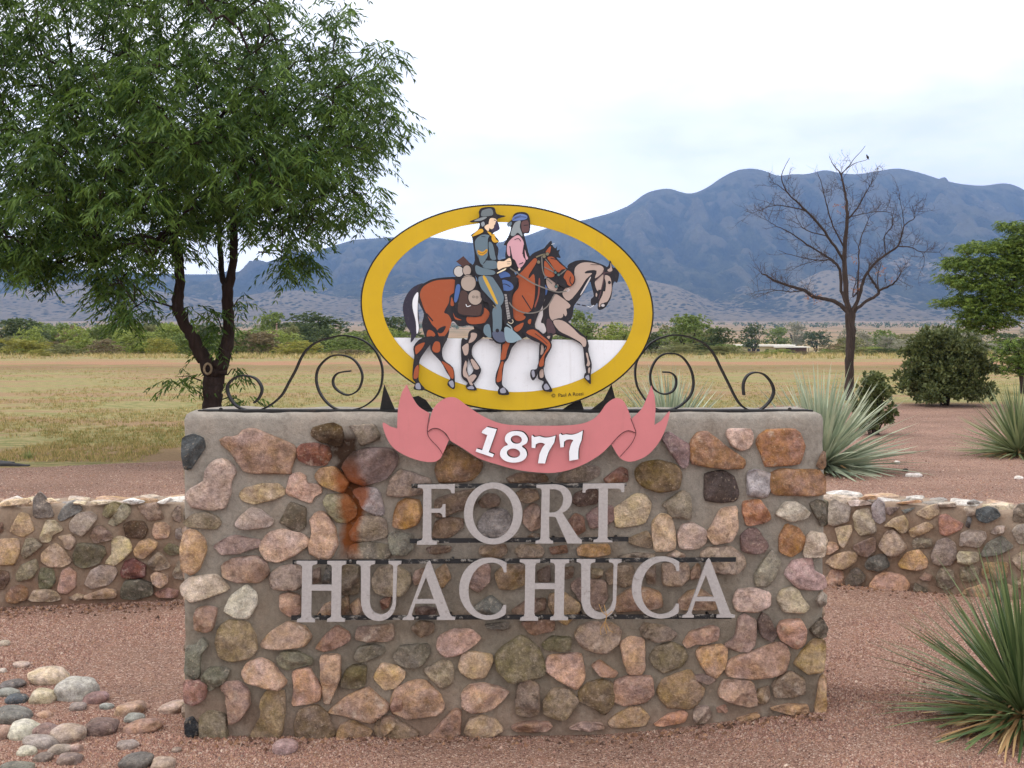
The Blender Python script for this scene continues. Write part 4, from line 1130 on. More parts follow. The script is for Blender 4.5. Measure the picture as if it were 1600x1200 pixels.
def word(label, letters, rails, welds):
    D = 5.165
    lo = tpx('O', [rails[0][:2], rails[-1][2:4]])
    base = W((lo[0][0] + lo[1][0]) / 2, lo[1][1], D)
    root = empty('metal_lettering', base, label, 'sign lettering', 'metal words on the sign wall')
    for tile, loops, dx, dy in letters:
        lp = [tpx(tile, q) + np.array([dx, dy]) for q in loops]
        Plate().add(lp, D, 0.014, M_LETTER).build('letter', root)
    for k, (xa, ya, xb, yb, h) in enumerate(rails):
        Plate().add([[(xa, ya), (xb, yb), (xb, yb + h), (xa, ya + h)]], D + 0.017, 0.008, M_RAIL).build('rail', root)
        for f in (0.06, 0.36, 0.66, 0.95):                      # stand-offs that reach back into the wall
            p = W(xa + (xb - xa) * f, ya + (yb - ya) * f + h / 2, D + 0.025)
            Tubes().add([p, (p.x, DW + 0.02, p.z)], [0.006, 0.006], 6).build('standoff', M_RAIL, root)
    T = Tubes()
    for px, py in welds:
        p = W(px, py, D + 0.0095)
        for q in range(3):
            c = np.array(p) + np.array([random.uniform(-.007, .007), 0, random.uniform(-.003, .003)])
            T.add([c + (-.005, 0, 0), c + (-.0025, 0, 0), c + (.0025, 0, 0), c + (.005, 0, 0)], [.0005, .0052, .0052, .0005], 6)
    o = T.build('weld_beads', M_WELD, root); o['kind'] = 'stuff'
    return root
OL = [ellipse(1392, 263, 192, 203), ellipse(1391, 264, 133, 166)]
word('grey metal serif letters reading FORT on two black rails', [('I', [L_F], 0, 0), ('I', OL, 0, 0), ('J', [L_R, L_Rh], 0, 0), ('J', [L_T], 0, 0)],
     [(643, 756, 976, 755, 7), (640, 842, 982, 839, 7)],
     [(648, 758), (812, 758), (826, 757), (975, 757), (683, 846), (826, 846), (922, 843), (955, 844)])
word('grey metal serif letters reading HUACHUCA on two black rails',
     [('I', [L_H], 0, 0), ('I', [L_U], 0, 0), ('I', [L_A, L_Ah], 0, 0), ('I', [L_C], 0, 0), ('I', [L_H], 348.8, -2.4), ('I', [L_U], 344.3, -2.8),
      ('I', [L_C], 269.9, -2.0), ('I', [L_A, L_Ah], 437.4, -3.6)],
     [(457, 875, 1150, 871, 7), (455, 962, 1143, 960, 7)],
     [(462, 878), (550, 877), (700, 876), (724, 876), (735, 876), (893, 875), (950, 875), (980, 875), (1096, 874), (495, 966), (535, 967), (556, 965), (632, 965), (650, 965),
      (720, 965), (845, 964), (890, 963), (963, 962), (1062, 963), (1112, 962)])
# dry straw caught on the bottom rail
s = empty('dry_sprig', W(945, 985, 5.14), 'dry straw sprig hanging from the rail under the letters', 'plant sprig')
T = Tubes()
for q in ([(944, 945), (948, 962), (944, 980)], [(948, 962), (940, 955), (936, 944)], [(946, 972), (952, 985), (958, 988)], [(946, 970), (938, 983), (939, 992)], [(945, 978), (948, 990)], [(948, 962), (957, 955)]):
    T.add([W(a, b, 5.145 + random.uniform(-.01, .005)) for a, b in q], [.0016] * len(q), 5)
T.build('stems', mat_plain('straw', lin(176, 140, 92), 0.8), s)

# ================================================================== oval sign with two riders
OD = 5.30
sign = empty('oval_sign', W(797, 642, OD), 'yellow oval metal sign with two painted horsemen cut out against the open sky', 'sign')
rot = math.radians(4.5)
oc = tpx('S', [(808, 570)])[0]; ic = tpx('S', [(812, 566)])[0]
outer = ellipse(oc[0], oc[1], 757 * .3, 531 * .3, rot, 110); inner = ellipse(ic[0], ic[1], 657 * .3, 441 * .3, rot, 110)
ring_o = Plate().add([outer, inner], OD, 0.004, YEL, EDGE).build('ring', sign)
band_o = ellipse(oc[0], oc[1], 757 * .3 + 2.4, 531 * .3 + 2.4, rot, 110)
Plate().add([band_o, ellipse(oc[0], oc[1], 757 * .3 - 8, 531 * .3 - 8, rot, 110)], OD + 0.005, 0.03, EDGE).build('rim_band', sign)
# white ground panel: the part of the opening below the skyline
yl = lambda x: 525.0 + (x - 606) * 0.0055
pl = [p for p in ellipse(ic[0], ic[1], 657 * .3 + 4, 441 * .3 + 4, rot, 160) if p[1] > yl(p[0])]
cx_, cy_ = ic
pl.sort(key=lambda p: math.atan2(p[1] - cy_ + 40, p[0] - cx_))
Plate().add([pl], OD + 0.0052, 0.003, WHT).build('white_panel', sign)
# black support brackets behind
for tile, pts in (('P', [(1352, 750), (1388, 535), (1440, 660), (1480, 750)]), ('S', [(315, 1035), (345, 1028), (385, 1050), (425, 1105), (360, 1108)]),
                  ('S', [(1352, 968), (1376, 1060), (1300, 1112), (1230, 1112), (1310, 1050)]), ('S', [(1080, 1112), (1130, 1075), (1190, 1048), (1212, 1112)])):
    Plate().add([tpx(tile, pts)], OD + 0.04, 0.006, M_IRON).build('support_bracket', sign)

BAY, GRY, PUR = paint(158, 80, 48), paint(180, 160, 152), paint(78, 58, 66)
BLUE, STEEL, SKIN, DSKIN = paint(72, 102, 160), paint(98, 118, 132), paint(236, 208, 180), paint(98, 70, 72)
class Art:
    """One cut-out figure: a black plate with colour fields a hair in front of it."""
    def __init__(s, D): s.p = Plate(); s.D = D; s.k = 0
    def blk(s, tile, pts, mat=None, sm_=True):
        q = tpx(tile, pts)
        s.k += 1
        s.p.add([smooth_closed(q, 3) if sm_ else q], s.D - 0.00025 * s.k, 0.003, mat or BLK, BLK, ref=OD); return s
    def col(s, tile, pts, mat, sm_=True):
        q = tpx(tile, pts); s.k += 1
        s.p.add([smooth_closed(q, 3) if sm_ else q], s.D - 0.0012 - 0.00025 * s.k, 0.0006, mat, ref=OD); return s
    def line(s, tile, pts, w, mat):
        s.k += 1
        s.p.stroke(tpx(tile, pts), s.D - 0.0012 - 0.00025 * s.k, w, mat, 0.0006, ref=OD); return s
    def disc(s, tile, c, rx, ry, mat, rim=1.2):
        q = tpx(tile, [c])[0]; f = TILES[tile][2]
        s.k += 1; s.p.add([ellipse(q[0], q[1], rx * f + rim, ry * f + rim, 0, 28)], s.D - 0.0010 - 0.00025 * s.k, 0.0006, BLK, ref=OD)
        s.k += 1; s.p.add([ellipse(q[0], q[1], rx * f, ry * f, 0, 28)], s.D - 0.0012 - 0.00025 * s.k, 0.0006, mat, ref=OD); return s
    def build(s, name, parent): return s.p.build(name, parent)
HOOF = paint(150, 152, 168); PALE = paint(196, 190, 192)
a = Art(OD - 0.006)
a.blk('S', [(600, 600), (960, 560), (960, 640), (700, 650), (640, 655), (600, 640)])
a.blk('S', [(640, 600), (720, 600), (720, 690), (640, 690)])
a.blk('K', [(620, 640), (700, 620), (700, 680), (640, 760), (612, 860), (600, 960), (618, 1030), (662, 1100), (682, 1142), (610, 1140), (588, 1106), (605, 1080), (553, 1030), (551, 900), (546, 780), (558, 700), (600, 712)])
a.blk('K', [(690, 640), (770, 640), (735, 692), (652, 762), (642, 840), (672, 890), (717, 960), (706, 1010), (660, 1082), (622, 1072), (608, 1030), (640, 1000), (650, 960), (608, 860), (618, 760)])
a.col('K', [(635, 655), (682, 662), (676, 700), (648, 730), (612, 740), (630, 690)], GRY)
a.col('K', [(560, 772), (610, 745), (608, 830), (580, 846), (562, 800)], GRY)
a.col('K', [(566, 960), (588, 890), (600, 930), (590, 970), (625, 1050), (650, 1098), (625, 1095), (600, 1045), (568, 1020)], GRY)
a.col('K', [(630, 890), (650, 880), (690, 930), (702, 960), (662, 962)], GRY)
a.col('K', [(615, 1030), (658, 1008), (680, 1025), (655, 1060), (640, 1072)], GRY)
a.col('K', [(600, 1122), (640, 1104), (660, 1130), (620, 1134)], HOOF)
a.blk('M', [(520, 480), (820, 440), (890, 400), (850, 290), (920, 235), (1000, 213), (1090, 213), (1200, 238), (1310, 278), (1345, 300), (1372, 262), (1380, 218), (1400, 238), (1414, 300),
            (1452, 312), (1494, 365), (1492, 420), (1470, 494), (1440, 480), (1416, 540), (1411, 600), (1393, 690), (1362, 745), (1332, 795), (1270, 834), (1232, 822), (1225, 748), (1195, 778),
            (1148, 768), (1146, 700), (1180, 660), (1158, 560), (1128, 478), (1060, 605), (985, 712), (932, 790), (920, 890), (892, 960), (866, 985), (940, 1060), (1090, 1190), (1085, 1240),
            (900, 1200), (700, 1140), (520, 1150)])
a.col('M', [(945, 315), (1010, 255), (1100, 240), (1210, 260), (1298, 302), (1288, 370), (1195, 440), (1215, 345), (1100, 345), (1070, 378), (1160, 378), (1085, 450), (1000, 580), (870, 720),
            (790, 640), (830, 560), (925, 490), (938, 420)], GRY)
a.col('M', [(690, 640), (780, 680), (885, 770), (870, 812), (838, 822), (846, 880), (826, 915), (800, 880), (790, 925), (690, 975), (640, 940), (622, 860), (630, 760)], GRY)
a.col('M', [(1200, 472), (1288, 392), (1300, 424), (1282, 555), (1266, 580), (1228, 598), (1202, 540)], GRY)
a.col('M', [(1335, 400), (1388, 435), (1404, 560), (1388, 650), (1350, 728), (1308, 745), (1250, 800), (1246, 740), (1288, 650), (1300, 602), (1322, 600), (1332, 500), (1312, 420)], GRY)
a.col('M', [(1208, 620), (1225, 640), (1215, 672), (1204, 660)], GRY)
a.col('M', [(1350, 335), (1385, 308), (1390, 245), (1404, 300), (1410, 345), (1370, 358)], GRY)
a.col('M', [(1112, 462), (1142, 420), (1132, 460), (1042, 620), (1012, 640)], PALE)
a.disc('M', (1375, 492), 16, 18, BLK, 0.4); a.disc('M', (1294, 778), 22, 17, PALE, 1.4)
a.line('M', [(1300, 340), (1310, 420), (1275, 580), (1240, 700)], 1.7, PUR); a.line('M', [(1200, 470), (1300, 380), (1390, 372)], 1.7, PUR); a.line('M', [(1235, 590), (1310, 592)], 1.7, BLK)
a.line('M', [(1140, 268), (1240, 272)], 0.7, BLK); a.line('M', [(780, 1010), (820, 1015), (850, 1045)], 0.7, PUR)
a.col('M', [(690, 1000), (790, 965), (866, 1010), (960, 1090), (1072, 1192), (1062, 1236), (960, 1185), (850, 1125), (720, 1062)], GRY)
a.col('M', [(538, 640), (570, 700), (543, 780), (545, 900), (520, 990), (560, 1010), (585, 1100), (530, 1130), (460, 1060), (450, 1000), (480, 880), (528, 800)], PALE)
a.col('M', [(592, 962), (640, 955), (700, 1085), (690, 1130), (600, 1120)], PUR)
a.col('M', [(545, 500), (600, 560), (585, 650), (540, 600)], BLUE)
a.col('M', [(590, 440), (690, 450), (740, 520), (700, 600), (610, 560)], GRY)
a.blk('N', [(940, 20), (1060, -20), (1162, 60), (1290, 168), (1317, 210), (1332, 270), (1327, 320), (1362, 460), (1352, 560), (1352, 664), (1320, 642), (1283, 600), (1288, 560), (1303, 540), (1288, 460), (1273, 300), (1233, 242), (1100, 174), (1000, 134)])
a.col('N', [(960, 10), (1055, 5), (1150, 70), (1230, 150), (1290, 188), (1305, 222), (1298, 272), (1270, 276), (1240, 230), (1130, 168), (1020, 110)], GRY)
a.col('N', [(1300, 345), (1320, 350), (1332, 410), (1345, 450), (1330, 480), (1306, 470), (1318, 430)], GRY)
a.col('N', [(1325, 502), (1345, 496), (1340, 550), (1325, 546)], GRY); a.col('N', [(1294, 592), (1328, 570), (1336, 620), (1312, 620)], HOOF)
a.blk('N', [(880, 150), (955, 140), (940, 225), (900, 262), (872, 300), (872, 400), (862, 500), (882, 600), (922, 670), (953, 742), (870, 738), (842, 690), (862, 640), (806, 610), (803, 520), (812, 390), (822, 240)])
a.col('N', [(838, 256), (860, 272), (860, 340), (830, 362), (835, 300)], GRY); a.col('N', [(828, 522), (855, 512), (860, 590), (826, 600), (818, 550)], GRY)
a.col('N', [(895, 172), (930, 168), (912, 205)], GRY); a.col('N', [(862, 690), (890, 660), (925, 712), (880, 726)], HOOF)
for q in ([(965, 760), (1010, 772)], [(1030, 775), (1080, 785)], [(1095, 788), (1150, 795)]): a.line('M', q, 1.8, BLK)
a.line('M', [(1095, 785), (1140, 800), (1180, 775)], 1.0, WHT)
a.build('grey_horse', sign)

a = Art(OD - 0.012)         # scout in a pink shirt, riding the far horse
a.blk('L', [(735, 245), (800, 188), (818, 130), (868, 98), (960, 96), (1012, 138), (1028, 250), (1012, 352), (952, 362), (965, 430), (1005, 600), (1026, 670), (980, 780), (900, 840), (800, 805), (718, 680), (728, 520), (698, 500), (758, 390), (788, 285)])
a.col('L', [(805, 200), (822, 150), (900, 116), (985, 138), (978, 182), (880, 200)], paint(98, 122, 178)); a.col('L', [(742, 252), (790, 212), (796, 250), (762, 278)], STEEL)
a.line('L', [(815, 185), (900, 155), (980, 160)], 0.7, BLK); a.line('L', [(830, 165), (910, 138)], 0.6, BLK)
a.col('L', [(822, 250), (860, 212), (908, 204), (898, 280), (928, 370), (924, 398), (872, 352), (830, 388), (782, 378)], paint(140, 150, 156))
a.col('L', [(928, 212), (998, 202), (1012, 290), (1000, 340), (932, 345), (915, 262)], DSKIN)
a.line('L', [(945, 262), (1000, 256)], 1.2, BLK)
a.col('L', [(740, 500), (800, 422), (872, 382), (922, 424), (950, 500), (938, 640), (970, 700), (930, 768), (882, 792), (842, 702), (802, 660), (772, 520), (778, 640), (742, 620)], paint(208, 160, 172))
a.col('L', [(958, 560), (985, 640), (1002, 672), (972, 684)], paint(208, 160, 172))
a.line('L', [(772, 520), (800, 660), (815, 700)], 1.4, BLK); a.line('L', [(952, 500), (935, 620)], 1.6, BLK); a.line('L', [(890, 745), (940, 725)], 1.4, BLK); a.line('L', [(830, 440), (880, 425), (910, 460)], 1.0, BLK)
a.col('L', [(878, 800), (905, 795), (900, 822), (880, 824)], SKIN)
a.build('scout_rider', sign)

a = Art(OD - 0.018)         # bay horse
a.blk('K', [(235, 236), (150, 262), (88, 330), (58, 410), (57, 480), (83, 590), (124, 660), (122, 738), (172, 675), (190, 655), (196, 600), (185, 420), (205, 330)], paint(44, 40, 58))
a.col('K', [(160, 330), (186, 314), (181, 420), (181, 520), (191, 620), (172, 662), (165, 560), (139, 450), (139, 380)], WHT)
a.blk('S', [(350, 462), (400, 430), (450, 416), (560, 410), (640, 430), (720, 440), (800, 420), (850, 400), (880, 368), (900, 343), (930, 298), (960, 278), (998, 262), (1010, 248), (1036, 222), (1044, 246),
            (1058, 262), (1068, 250), (1066, 272), (1082, 268), (1076, 286), (1086, 312), (1064, 310), (1112, 358), (1148, 384), (1162, 420), (1150, 452), (1110, 467), (1088, 456), (1060, 442), (1020, 412), (1010, 392),
            (1002, 420), (1007, 480), (1000, 540), (972, 600), (952, 660), (960, 700), (900, 724), (860, 742), (800, 734), (740, 722), (700, 722), (680, 692), (620, 662), (560, 667), (530, 640), (512, 660), (502, 720),
            (470, 762), (428, 762), (388, 732), (366, 660), (376, 600), (348, 540), (343, 490)])
a.col('K', [(200, 330), (230, 262), (320, 214), (420, 203), (505, 210), (500, 300), (455, 340), (445, 400), (405, 480), (440, 500), (468, 560), (440, 640), (390, 700), (360, 680), (340, 620), (300, 580), (240, 460), (218, 400)], BAY)
a.col('K', [(345, 640), (370, 612), (420, 598), (400, 645), (370, 660)], BLK); a.line('K', [(255, 490), (310, 555)], 2.2, BLK); a.col('K', [(470, 350), (490, 420), (460, 420)], BAY)
a.col('K', [(268, 632), (310, 642), (330, 680), (260, 696)], BAY)
a.col('K', [(600, 520), (660, 512), (720, 490), (742, 440), (790, 482), (780, 542), (740, 572), (640, 582), (600, 560)], BAY); a.col('K', [(482, 482), (502, 522), (555, 546), (500, 540)], BAY)
a.col('M', [(180, 640), (240, 560), (240, 470), (180, 450), (270, 370), (380, 250), (442, 190), (470, 232), (372, 400), (376, 440), (430, 388), (448, 500), (440, 690), (400, 840), (300, 890), (330, 920), (300, 960), (220, 970), (170, 900), (160, 760)], BAY)
a.line('M', [(285, 655), (340, 740), (400, 835)], 1.7, BLK)
a.col('M', [(492, 450), (510, 470), (500, 650), (452, 800), (440, 780), (480, 650)], paint(136, 72, 60))
a.col('M', [(620, 172), (680, 182), (760, 262), (830, 320), (780, 332), (740, 368), (690, 330), (640, 250), (600, 192)], BAY)
a.col('M', [(570, 222), (640, 300), (690, 362), (680, 420), (622, 428), (570, 400), (560, 300)], BAY)
a.col('M', [(850, 342), (900, 372), (935, 440), (920, 500), (890, 538), (852, 520), (832, 470), (802, 430), (820, 382)], BAY)
a.col('M', [(580, 112), (640, 42), (634, 120), (600, 150)], BAY)
a.line('M', [(640, 190), (720, 210)], 1.2, BLK); a.line('M', [(890, 420), (880, 480), (905, 520)], 1.4, BLK); a.line('M', [(650, 20), (690, 10)], 0.7, WHT)
a.col('M', [(182, 1060), (300, 992), (282, 1060), (222, 1108)], BAY); a.col('M', [(362, 962), (398, 950), (390, 1010), (360, 1000)], BAY)
REIN, BRID = paint(116, 112, 108), paint(120, 112, 92)
for q, w_, c_ in (([(460, 180), (530, 150), (610, 140)], 2.2, BRID), ([(530, 170), (540, 330), (580, 430), (660, 510)], 1.8, REIN), ([(575, 200), (680, 330), (700, 380)], 1.4, REIN), ([(560, 300), (690, 370)], 1.6, REIN),
                  ([(760, 395), (835, 332)], 1.8, REIN), ([(690, 340), (720, 420), (700, 560)], 2.6, BLK)): a.line('M', q, w_, c_)
for c_ in ((490, 240), (560, 170), (600, 140)): a.disc('M', c_, 20, 20, BRID, 0.5)
for c_ in ((700, 370), (740, 400), (710, 545)): a.disc('M', c_, 16, 16, paint(80, 110, 112), 0.8)
# hind legs
a.blk('K', [(215, 700), (325, 690), (262, 790), (202, 880), (196, 960), (192, 1060), (247, 1138), (150, 1133), (163, 1080), (138, 1040), (143, 930), (153, 850), (148, 770)])
a.col('K', [(165, 770), (240, 736), (225, 780), (180, 830), (165, 832)], BAY); a.col('K', [(158, 960), (190, 930), (186, 1030), (148, 1040)], BAY); a.col('K', [(165, 1092), (195, 1080), (210, 1130), (170, 1128)], HOOF)
a.blk('K', [(315, 700), (435, 690), (392, 790), (402, 880), (482, 950), (498, 1060), (492, 1133), (438, 1102), (438, 1070), (458, 1040), (428, 990), (378, 900), (292, 800)])
a.col('K', [(330, 730), (370, 740), (370, 810), (330, 822), (304, 790)], BAY); a.col('K', [(385, 900), (420, 910), (480, 960), (486, 1040), (460, 1032), (436, 980)], BAY); a.col('K', [(445, 1075), (480, 1060), (490, 1110), (470, 1116)], HOOF)
# front legs
a.blk('N', [(435, 200), (595, 200), (532, 290), (492, 400), (452, 460), (432, 620), (437, 680), (482, 720), (503, 774), (400, 773), (387, 730), (397, 700), (362, 650), (367, 560), (408, 440), (418, 320)])
a.col('N', [(447, 232), (510, 230), (482, 320), (465, 400), (415, 410), (430, 320)], BAY); a.col('N', [(420, 440), (447, 440), (430, 520), (425, 622), (375, 642), (385, 560)], BAY); a.col('N', [(410, 722), (450, 700), (472, 750), (420, 757)], HOOF)
a.blk('N', [(640, 120), (765, 80), (892, 178), (938, 230), (942, 290), (882, 400), (867, 490), (812, 522), (792, 580), (751, 628), (722, 580), (732, 518), (788, 508), (808, 440), (878, 300), (868, 270), (828, 242), (730, 204)])
a.col('N', [(680, 132), (755, 98), (850, 168), (922, 230), (926, 290), (870, 370), (860, 470), (816, 480), (822, 420), (892, 300), (882, 260), (800, 198)], BAY)
a.line('N', [(770, 140), (850, 200), (900, 250)], 1.0, BLK); a.col('N', [(735, 536), (760, 522), (770, 580), (747, 592)], HOOF)
bay_o = a.build('bay_horse', sign)

a = Art(OD - 0.024)         # saddle gear
a.blk('K', [(500, 205), (520, 130), (560, 80), (640, 70), (700, 300), (742, 420), (720, 512), (560, 512), (512, 470), (488, 385)])
a.col('K', [(510, 252), (545, 262), (516, 386), (490, 380)], BLUE)
a.col('K', [(550, 300), (600, 312), (640, 400), (722, 412), (716, 490), (690, 510), (560, 500), (522, 470), (532, 380)], paint(74, 54, 52))
a.col('K', [(508, 50), (570, 4), (632, 70), (572, 100)], paint(78, 52, 50), False)
a.disc('K', (530, 135), 40, 44, paint(188, 184, 182)); a.disc('K', (600, 125), 34, 42, paint(172, 158, 150)); a.disc('K', (612, 232), 62, 68, paint(170, 156, 146)); a.disc('K', (670, 355), 58, 62, paint(170, 156, 146))
a.line('K', [(560, 190), (615, 172), (665, 185)], 0.7, BLK)
for c_ in ((655, 350), (685, 352)): a.disc('K', c_, 9, 8, paint(150, 138, 128), 0.4)
a.line('K', [(592, 412), (602, 432), (632, 424)], 1.2, WHT)
a.build('saddle_gear', bay_o)

a = Art(OD - 0.030)         # cavalry soldier
a.blk('M', [(-20, 340), (150, 320), (212, 420), (242, 470), (160, 650), (185, 980), (150, 1015), (60, 1005), (10, 640), (-30, 600)])
a.col('M', [(0, 382), (60, 356), (120, 382), (138, 418), (80, 428), (10, 440)], BLUE); a.col('M', [(0, 492), (60, 460), (150, 500), (178, 558), (130, 598), (40, 590), (0, 550)], BLUE)
a.line('M', [(20, 520), (80, 515), (140, 550)], 1.2, BLK)
a.col('M', [(58, 640), (92, 640), (142, 940), (104, 955)], paint(158, 156, 158), False)
for k in range(9): a.line('M', [(62 + k * 5.5, 675 + k * 32), (98 + k * 5.2, 668 + k * 32)], 0.7, BLK)
a.line('M', [(110, 985), (150, 1005), (175, 980), (160, 955)], 1.3, paint(190, 180, 160))
a.blk('L', [(280, 212), (388, 168), (386, 100), (418, 52), (500, 36), (582, 46), (612, 124), (724, 150), (622, 184), (624, 230), (645, 312), (562, 362), (592, 400), (640, 462), (604, 500), (634, 560), (624, 690), (720, 676),
            (796, 690), (796, 782), (632, 862), (622, 900), (702, 1120), (694, 1210), (440, 1210), (398, 1000), (338, 880), (288, 780), (338, 700), (306, 420), (286, 390), (368, 330), (398, 270), (388, 232), (300, 228)])
a.blk('K', [(690, 180), (872, 168), (914, 330), (922, 440), (896, 640), (925, 742), (850, 742), (800, 692), (740, 690), (736, 600), (800, 470), (730, 300)])
a.col('L', [(420, 102), (440, 76), (540, 56), (566, 130), (500, 152), (420, 152)], paint(108, 118, 124)); a.col('L', [(325, 212), (420, 168), (492, 164), (420, 206)], paint(134, 142, 148))
a.col('L', [(530, 178), (602, 188), (612, 240), (580, 262), (570, 312), (520, 302), (510, 252)], SKIN); a.col('L', [(458, 282), (512, 252), (512, 332), (480, 322)], SKIN)
a.col('L', [(602, 212), (625, 230), (642, 310), (560, 352), (545, 322), (580, 290)], paint(54, 48, 78)); a.line('L', [(575, 200), (600, 205)], 1.0, BLK)
a.col('L', [(415, 240), (450, 220), (462, 260), (430, 282)], paint(146, 154, 162))
SCARF = paint(212, 164, 52)
a.col('L', [(300, 402), (380, 322), (430, 312), (440, 350), (350, 392)], SCARF); a.col('L', [(490, 342), (540, 360), (545, 402)], SCARF); a.col('L', [(553, 382), (582, 375), (602, 440), (637, 466), (580, 480), (548, 440)], SCARF)
a.col('L', [(350, 442), (430, 382), (520, 392), (500, 440), (500, 640), (472, 700), (600, 710), (610, 800), (480, 802), (420, 762), (370, 650), (340, 520)], STEEL)
a.col('L', [(510, 480), (560, 500), (592, 640), (600, 692), (530, 672)], STEEL); a.col('L', [(350, 762), (430, 792), (580, 832), (570, 880), (400, 882), (350, 842)], STEEL)
a.line('L', [(445, 742), (480, 700), (520, 672)], 1.2, BLK); a.line('L', [(375, 640), (400, 730), (440, 775)], 1.0, BLK); a.line('L', [(420, 400), (470, 410)], 0.9, BLK)
a.col('L', [(375, 572), (432, 596), (490, 558), (490, 600), (432, 642), (380, 620)], paint(206, 152, 44)); a.line('L', [(378, 598), (432, 620), (488, 582)], 0.6, BLK)
a.col('L', [(622, 716), (700, 712), (770, 670), (792, 722), (780, 770), (690, 792), (626, 815)], SKIN); a.line('L', [(735, 720), (785, 715)], 0.7, BLK); a.line('L', [(740, 745), (780, 745)], 0.6, BLK)
a.col('L', [(620, 852), (720, 800), (715, 822), (626, 862)], paint(238, 226, 196))
a.col('K', [(700, 182), (800, 178), (842, 220), (908, 330), (905, 400), (862, 440), (830, 400), (760, 322), (718, 270)], STEEL); a.col('K', [(735, 184), (766, 192), (858, 390), (844, 402), (790, 300)], paint(206, 164, 60))
a.col('K', [(820, 452), (886, 430), (896, 560), (886, 640), (826, 660), (820, 560)], STEEL); a.line('K', [(820, 420), (850, 450)], 1.4, BRID)
a.col('N', [(330, 130), (380, 118), (450, 130), (470, 215), (400, 232), (345, 190)], paint(84, 92, 116)); a.disc('N', (382, 110), 16, 18, BLK, 0.3)
a.col('N', [(455, 86), (510, 84), (632, 190), (600, 212), (540, 236), (470, 216)], paint(134, 158, 172)); a.col('N', [(250, 60), (300, 50), (320, 170), (290, 180), (240, 130)], paint(104, 126, 140))
a.line('N', [(480, 40), (525, 75), (535, 110)], 1.6, paint(150, 170, 180)); a.line('N', [(300, 205), (345, 210)], 1.4, BLK)
a.line('M', [(140, 320), (300, 430), (450, 520), (690, 608), (780, 612), (855, 596)], 2.0, REIN); a.line('M', [(125, 740), (160, 790), (230, 842), (350, 876), (480, 860), (600, 790), (690, 640)], 1.9, REIN)
a.line('M', [(850, 570), (870, 585), (855, 605), (835, 590)], 1.1, PALE)
a.build('soldier_rider', sign)
# signature painted on the ring
fc = bpy.data.curves.new('signature', 'FONT'); fc.body = '\u00a9  Paul A Rossi'; fc.size = 0.021; fc.extrude = 0.0003
fo = bpy.data.objects.new('signature_text', fc); COL.objects.link(fo)
bpy.context.view_layer.update()
me = bpy.data.meshes.new_from_object(fo.evaluated_get(bpy.context.evaluated_depsgraph_get()))
bpy.data.objects.remove(fo, do_unlink=True)
me.materials.clear(); me.materials.append(EDGE)
o = obj('signature', me, ring_o, W(862, 621, OD - 0.0015)); o.rotation_euler = (math.radians(90), math.radians(-4), 0)

# ================================================================== pink ribbon with 1877
RD = 5.175
rib = empty('ribbon_banner', W(822, 738, RD), 'pink ribbon-shaped metal banner with white 1877 hung below the oval sign', 'banner')
RP = PINK
centre = arc((310, 200), (322, 165), (345, 135), (390, 106), (440, 105), (490, 140), (540, 175), (600, 210), (680, 240), (780, 249), (900, 251), (1010, 249), (1090, 241), (1150, 220), (1190, 185), (1222, 140), (1258, 112), (1290, 108), (1320, 130), (1350, 200), (1378, 288)) + \
    arc((1340, 275), (1300, 292), (1250, 345), (1200, 395), (1130, 440), (1050, 475), (960, 495), (870, 494), (760, 480), (650, 450), (560, 420), (480, 370), (408, 324), (388, 290), (350, 266), (318, 266), (293, 282))
band = Plate().add([tpx('R', centre)], RD, 0.004, RP, EDGE).build('centre_band', rib)
lw = arc((305, 186), (250, 152), (215, 102), (185, 35)) + arc((160, 75), (140, 160), (135, 265)) + arc((100, 255), (60, 235), (75, 300), (110, 360), (170, 402), (250, 432), (320, 440), (355, 425), (374, 395), (406, 322)) + arc((360, 262), (300, 262))
rw = arc((1352, 218), (1410, 160), (1440, 92), (1460, 40)) + arc((1475, 92), (1481, 160), (1475, 247)) + arc((1510, 225), (1555, 175), (1532, 270), (1490, 350), (1430, 410), (1352, 438), (1298, 420), (1265, 372), (1250, 346)) + arc((1310, 270), (1340, 265))
for q in (lw, rw): Plate().add([tpx('R', q)], RD + 0.005, 0.004, RP, EDGE).build('ribbon_tail', rib)
DL = paint(58, 26, 34)
for k, q in enumerate(([(306, 186), (296, 240), (293, 285), (306, 318), (350, 365), (372, 400)], [(293, 284), (318, 266), (352, 267), (388, 292), (408, 324)], [(1352, 212), (1370, 260), (1378, 292), (1355, 345), (1296, 412)], [(1377, 288), (1340, 276), (1302, 293), (1252, 345)])):
    Plate().stroke(tpx('R', q), RD - 0.0012 - 0.0003 * k, 0.9, DL, 0.0006).build('fold_line', band)
d1 = [(735, 124), (806, 140), (748, 305), (786, 320), (776, 341), (655, 300), (662, 278), (701, 290), (738, 182), (697, 166), (704, 150)]
d8 = smooth_closed([(945, 153), (995, 164), (1026, 205), (1018, 240), (985, 262), (1012, 288), (1020, 330), (990, 365), (930, 379), (870, 368), (832, 335), (832, 295), (858, 264), (884, 250), (864, 222), (870, 184), (900, 160)], 4)
d7 = [(1054, 186), (1062, 184), (1072, 196), (1110, 190)] + arc((1110, 190), (1150, 200), (1190, 196), (1226, 185)) + arc((1216, 235), (1175, 305), (1150, 385)) + [(1100, 383)] + arc((1110, 320), (1130, 275), (1152, 246)) + arc((1130, 237), (1105, 238), (1085, 248)) + [(1080, 276), (1055, 272)]
d7b = [(1250, 178), (1262, 172), (1272, 182), (1300, 176)] + arc((1300, 176), (1340, 180), (1380, 170), (1420, 150)) + arc((1412, 215), (1390, 280), (1388, 355)) + [(1324, 366)] + arc((1322, 300), (1335, 250), (1352, 218)) + arc((1330, 212), (1305, 216), (1286, 230)) + [(1284, 268), (1260, 270)]
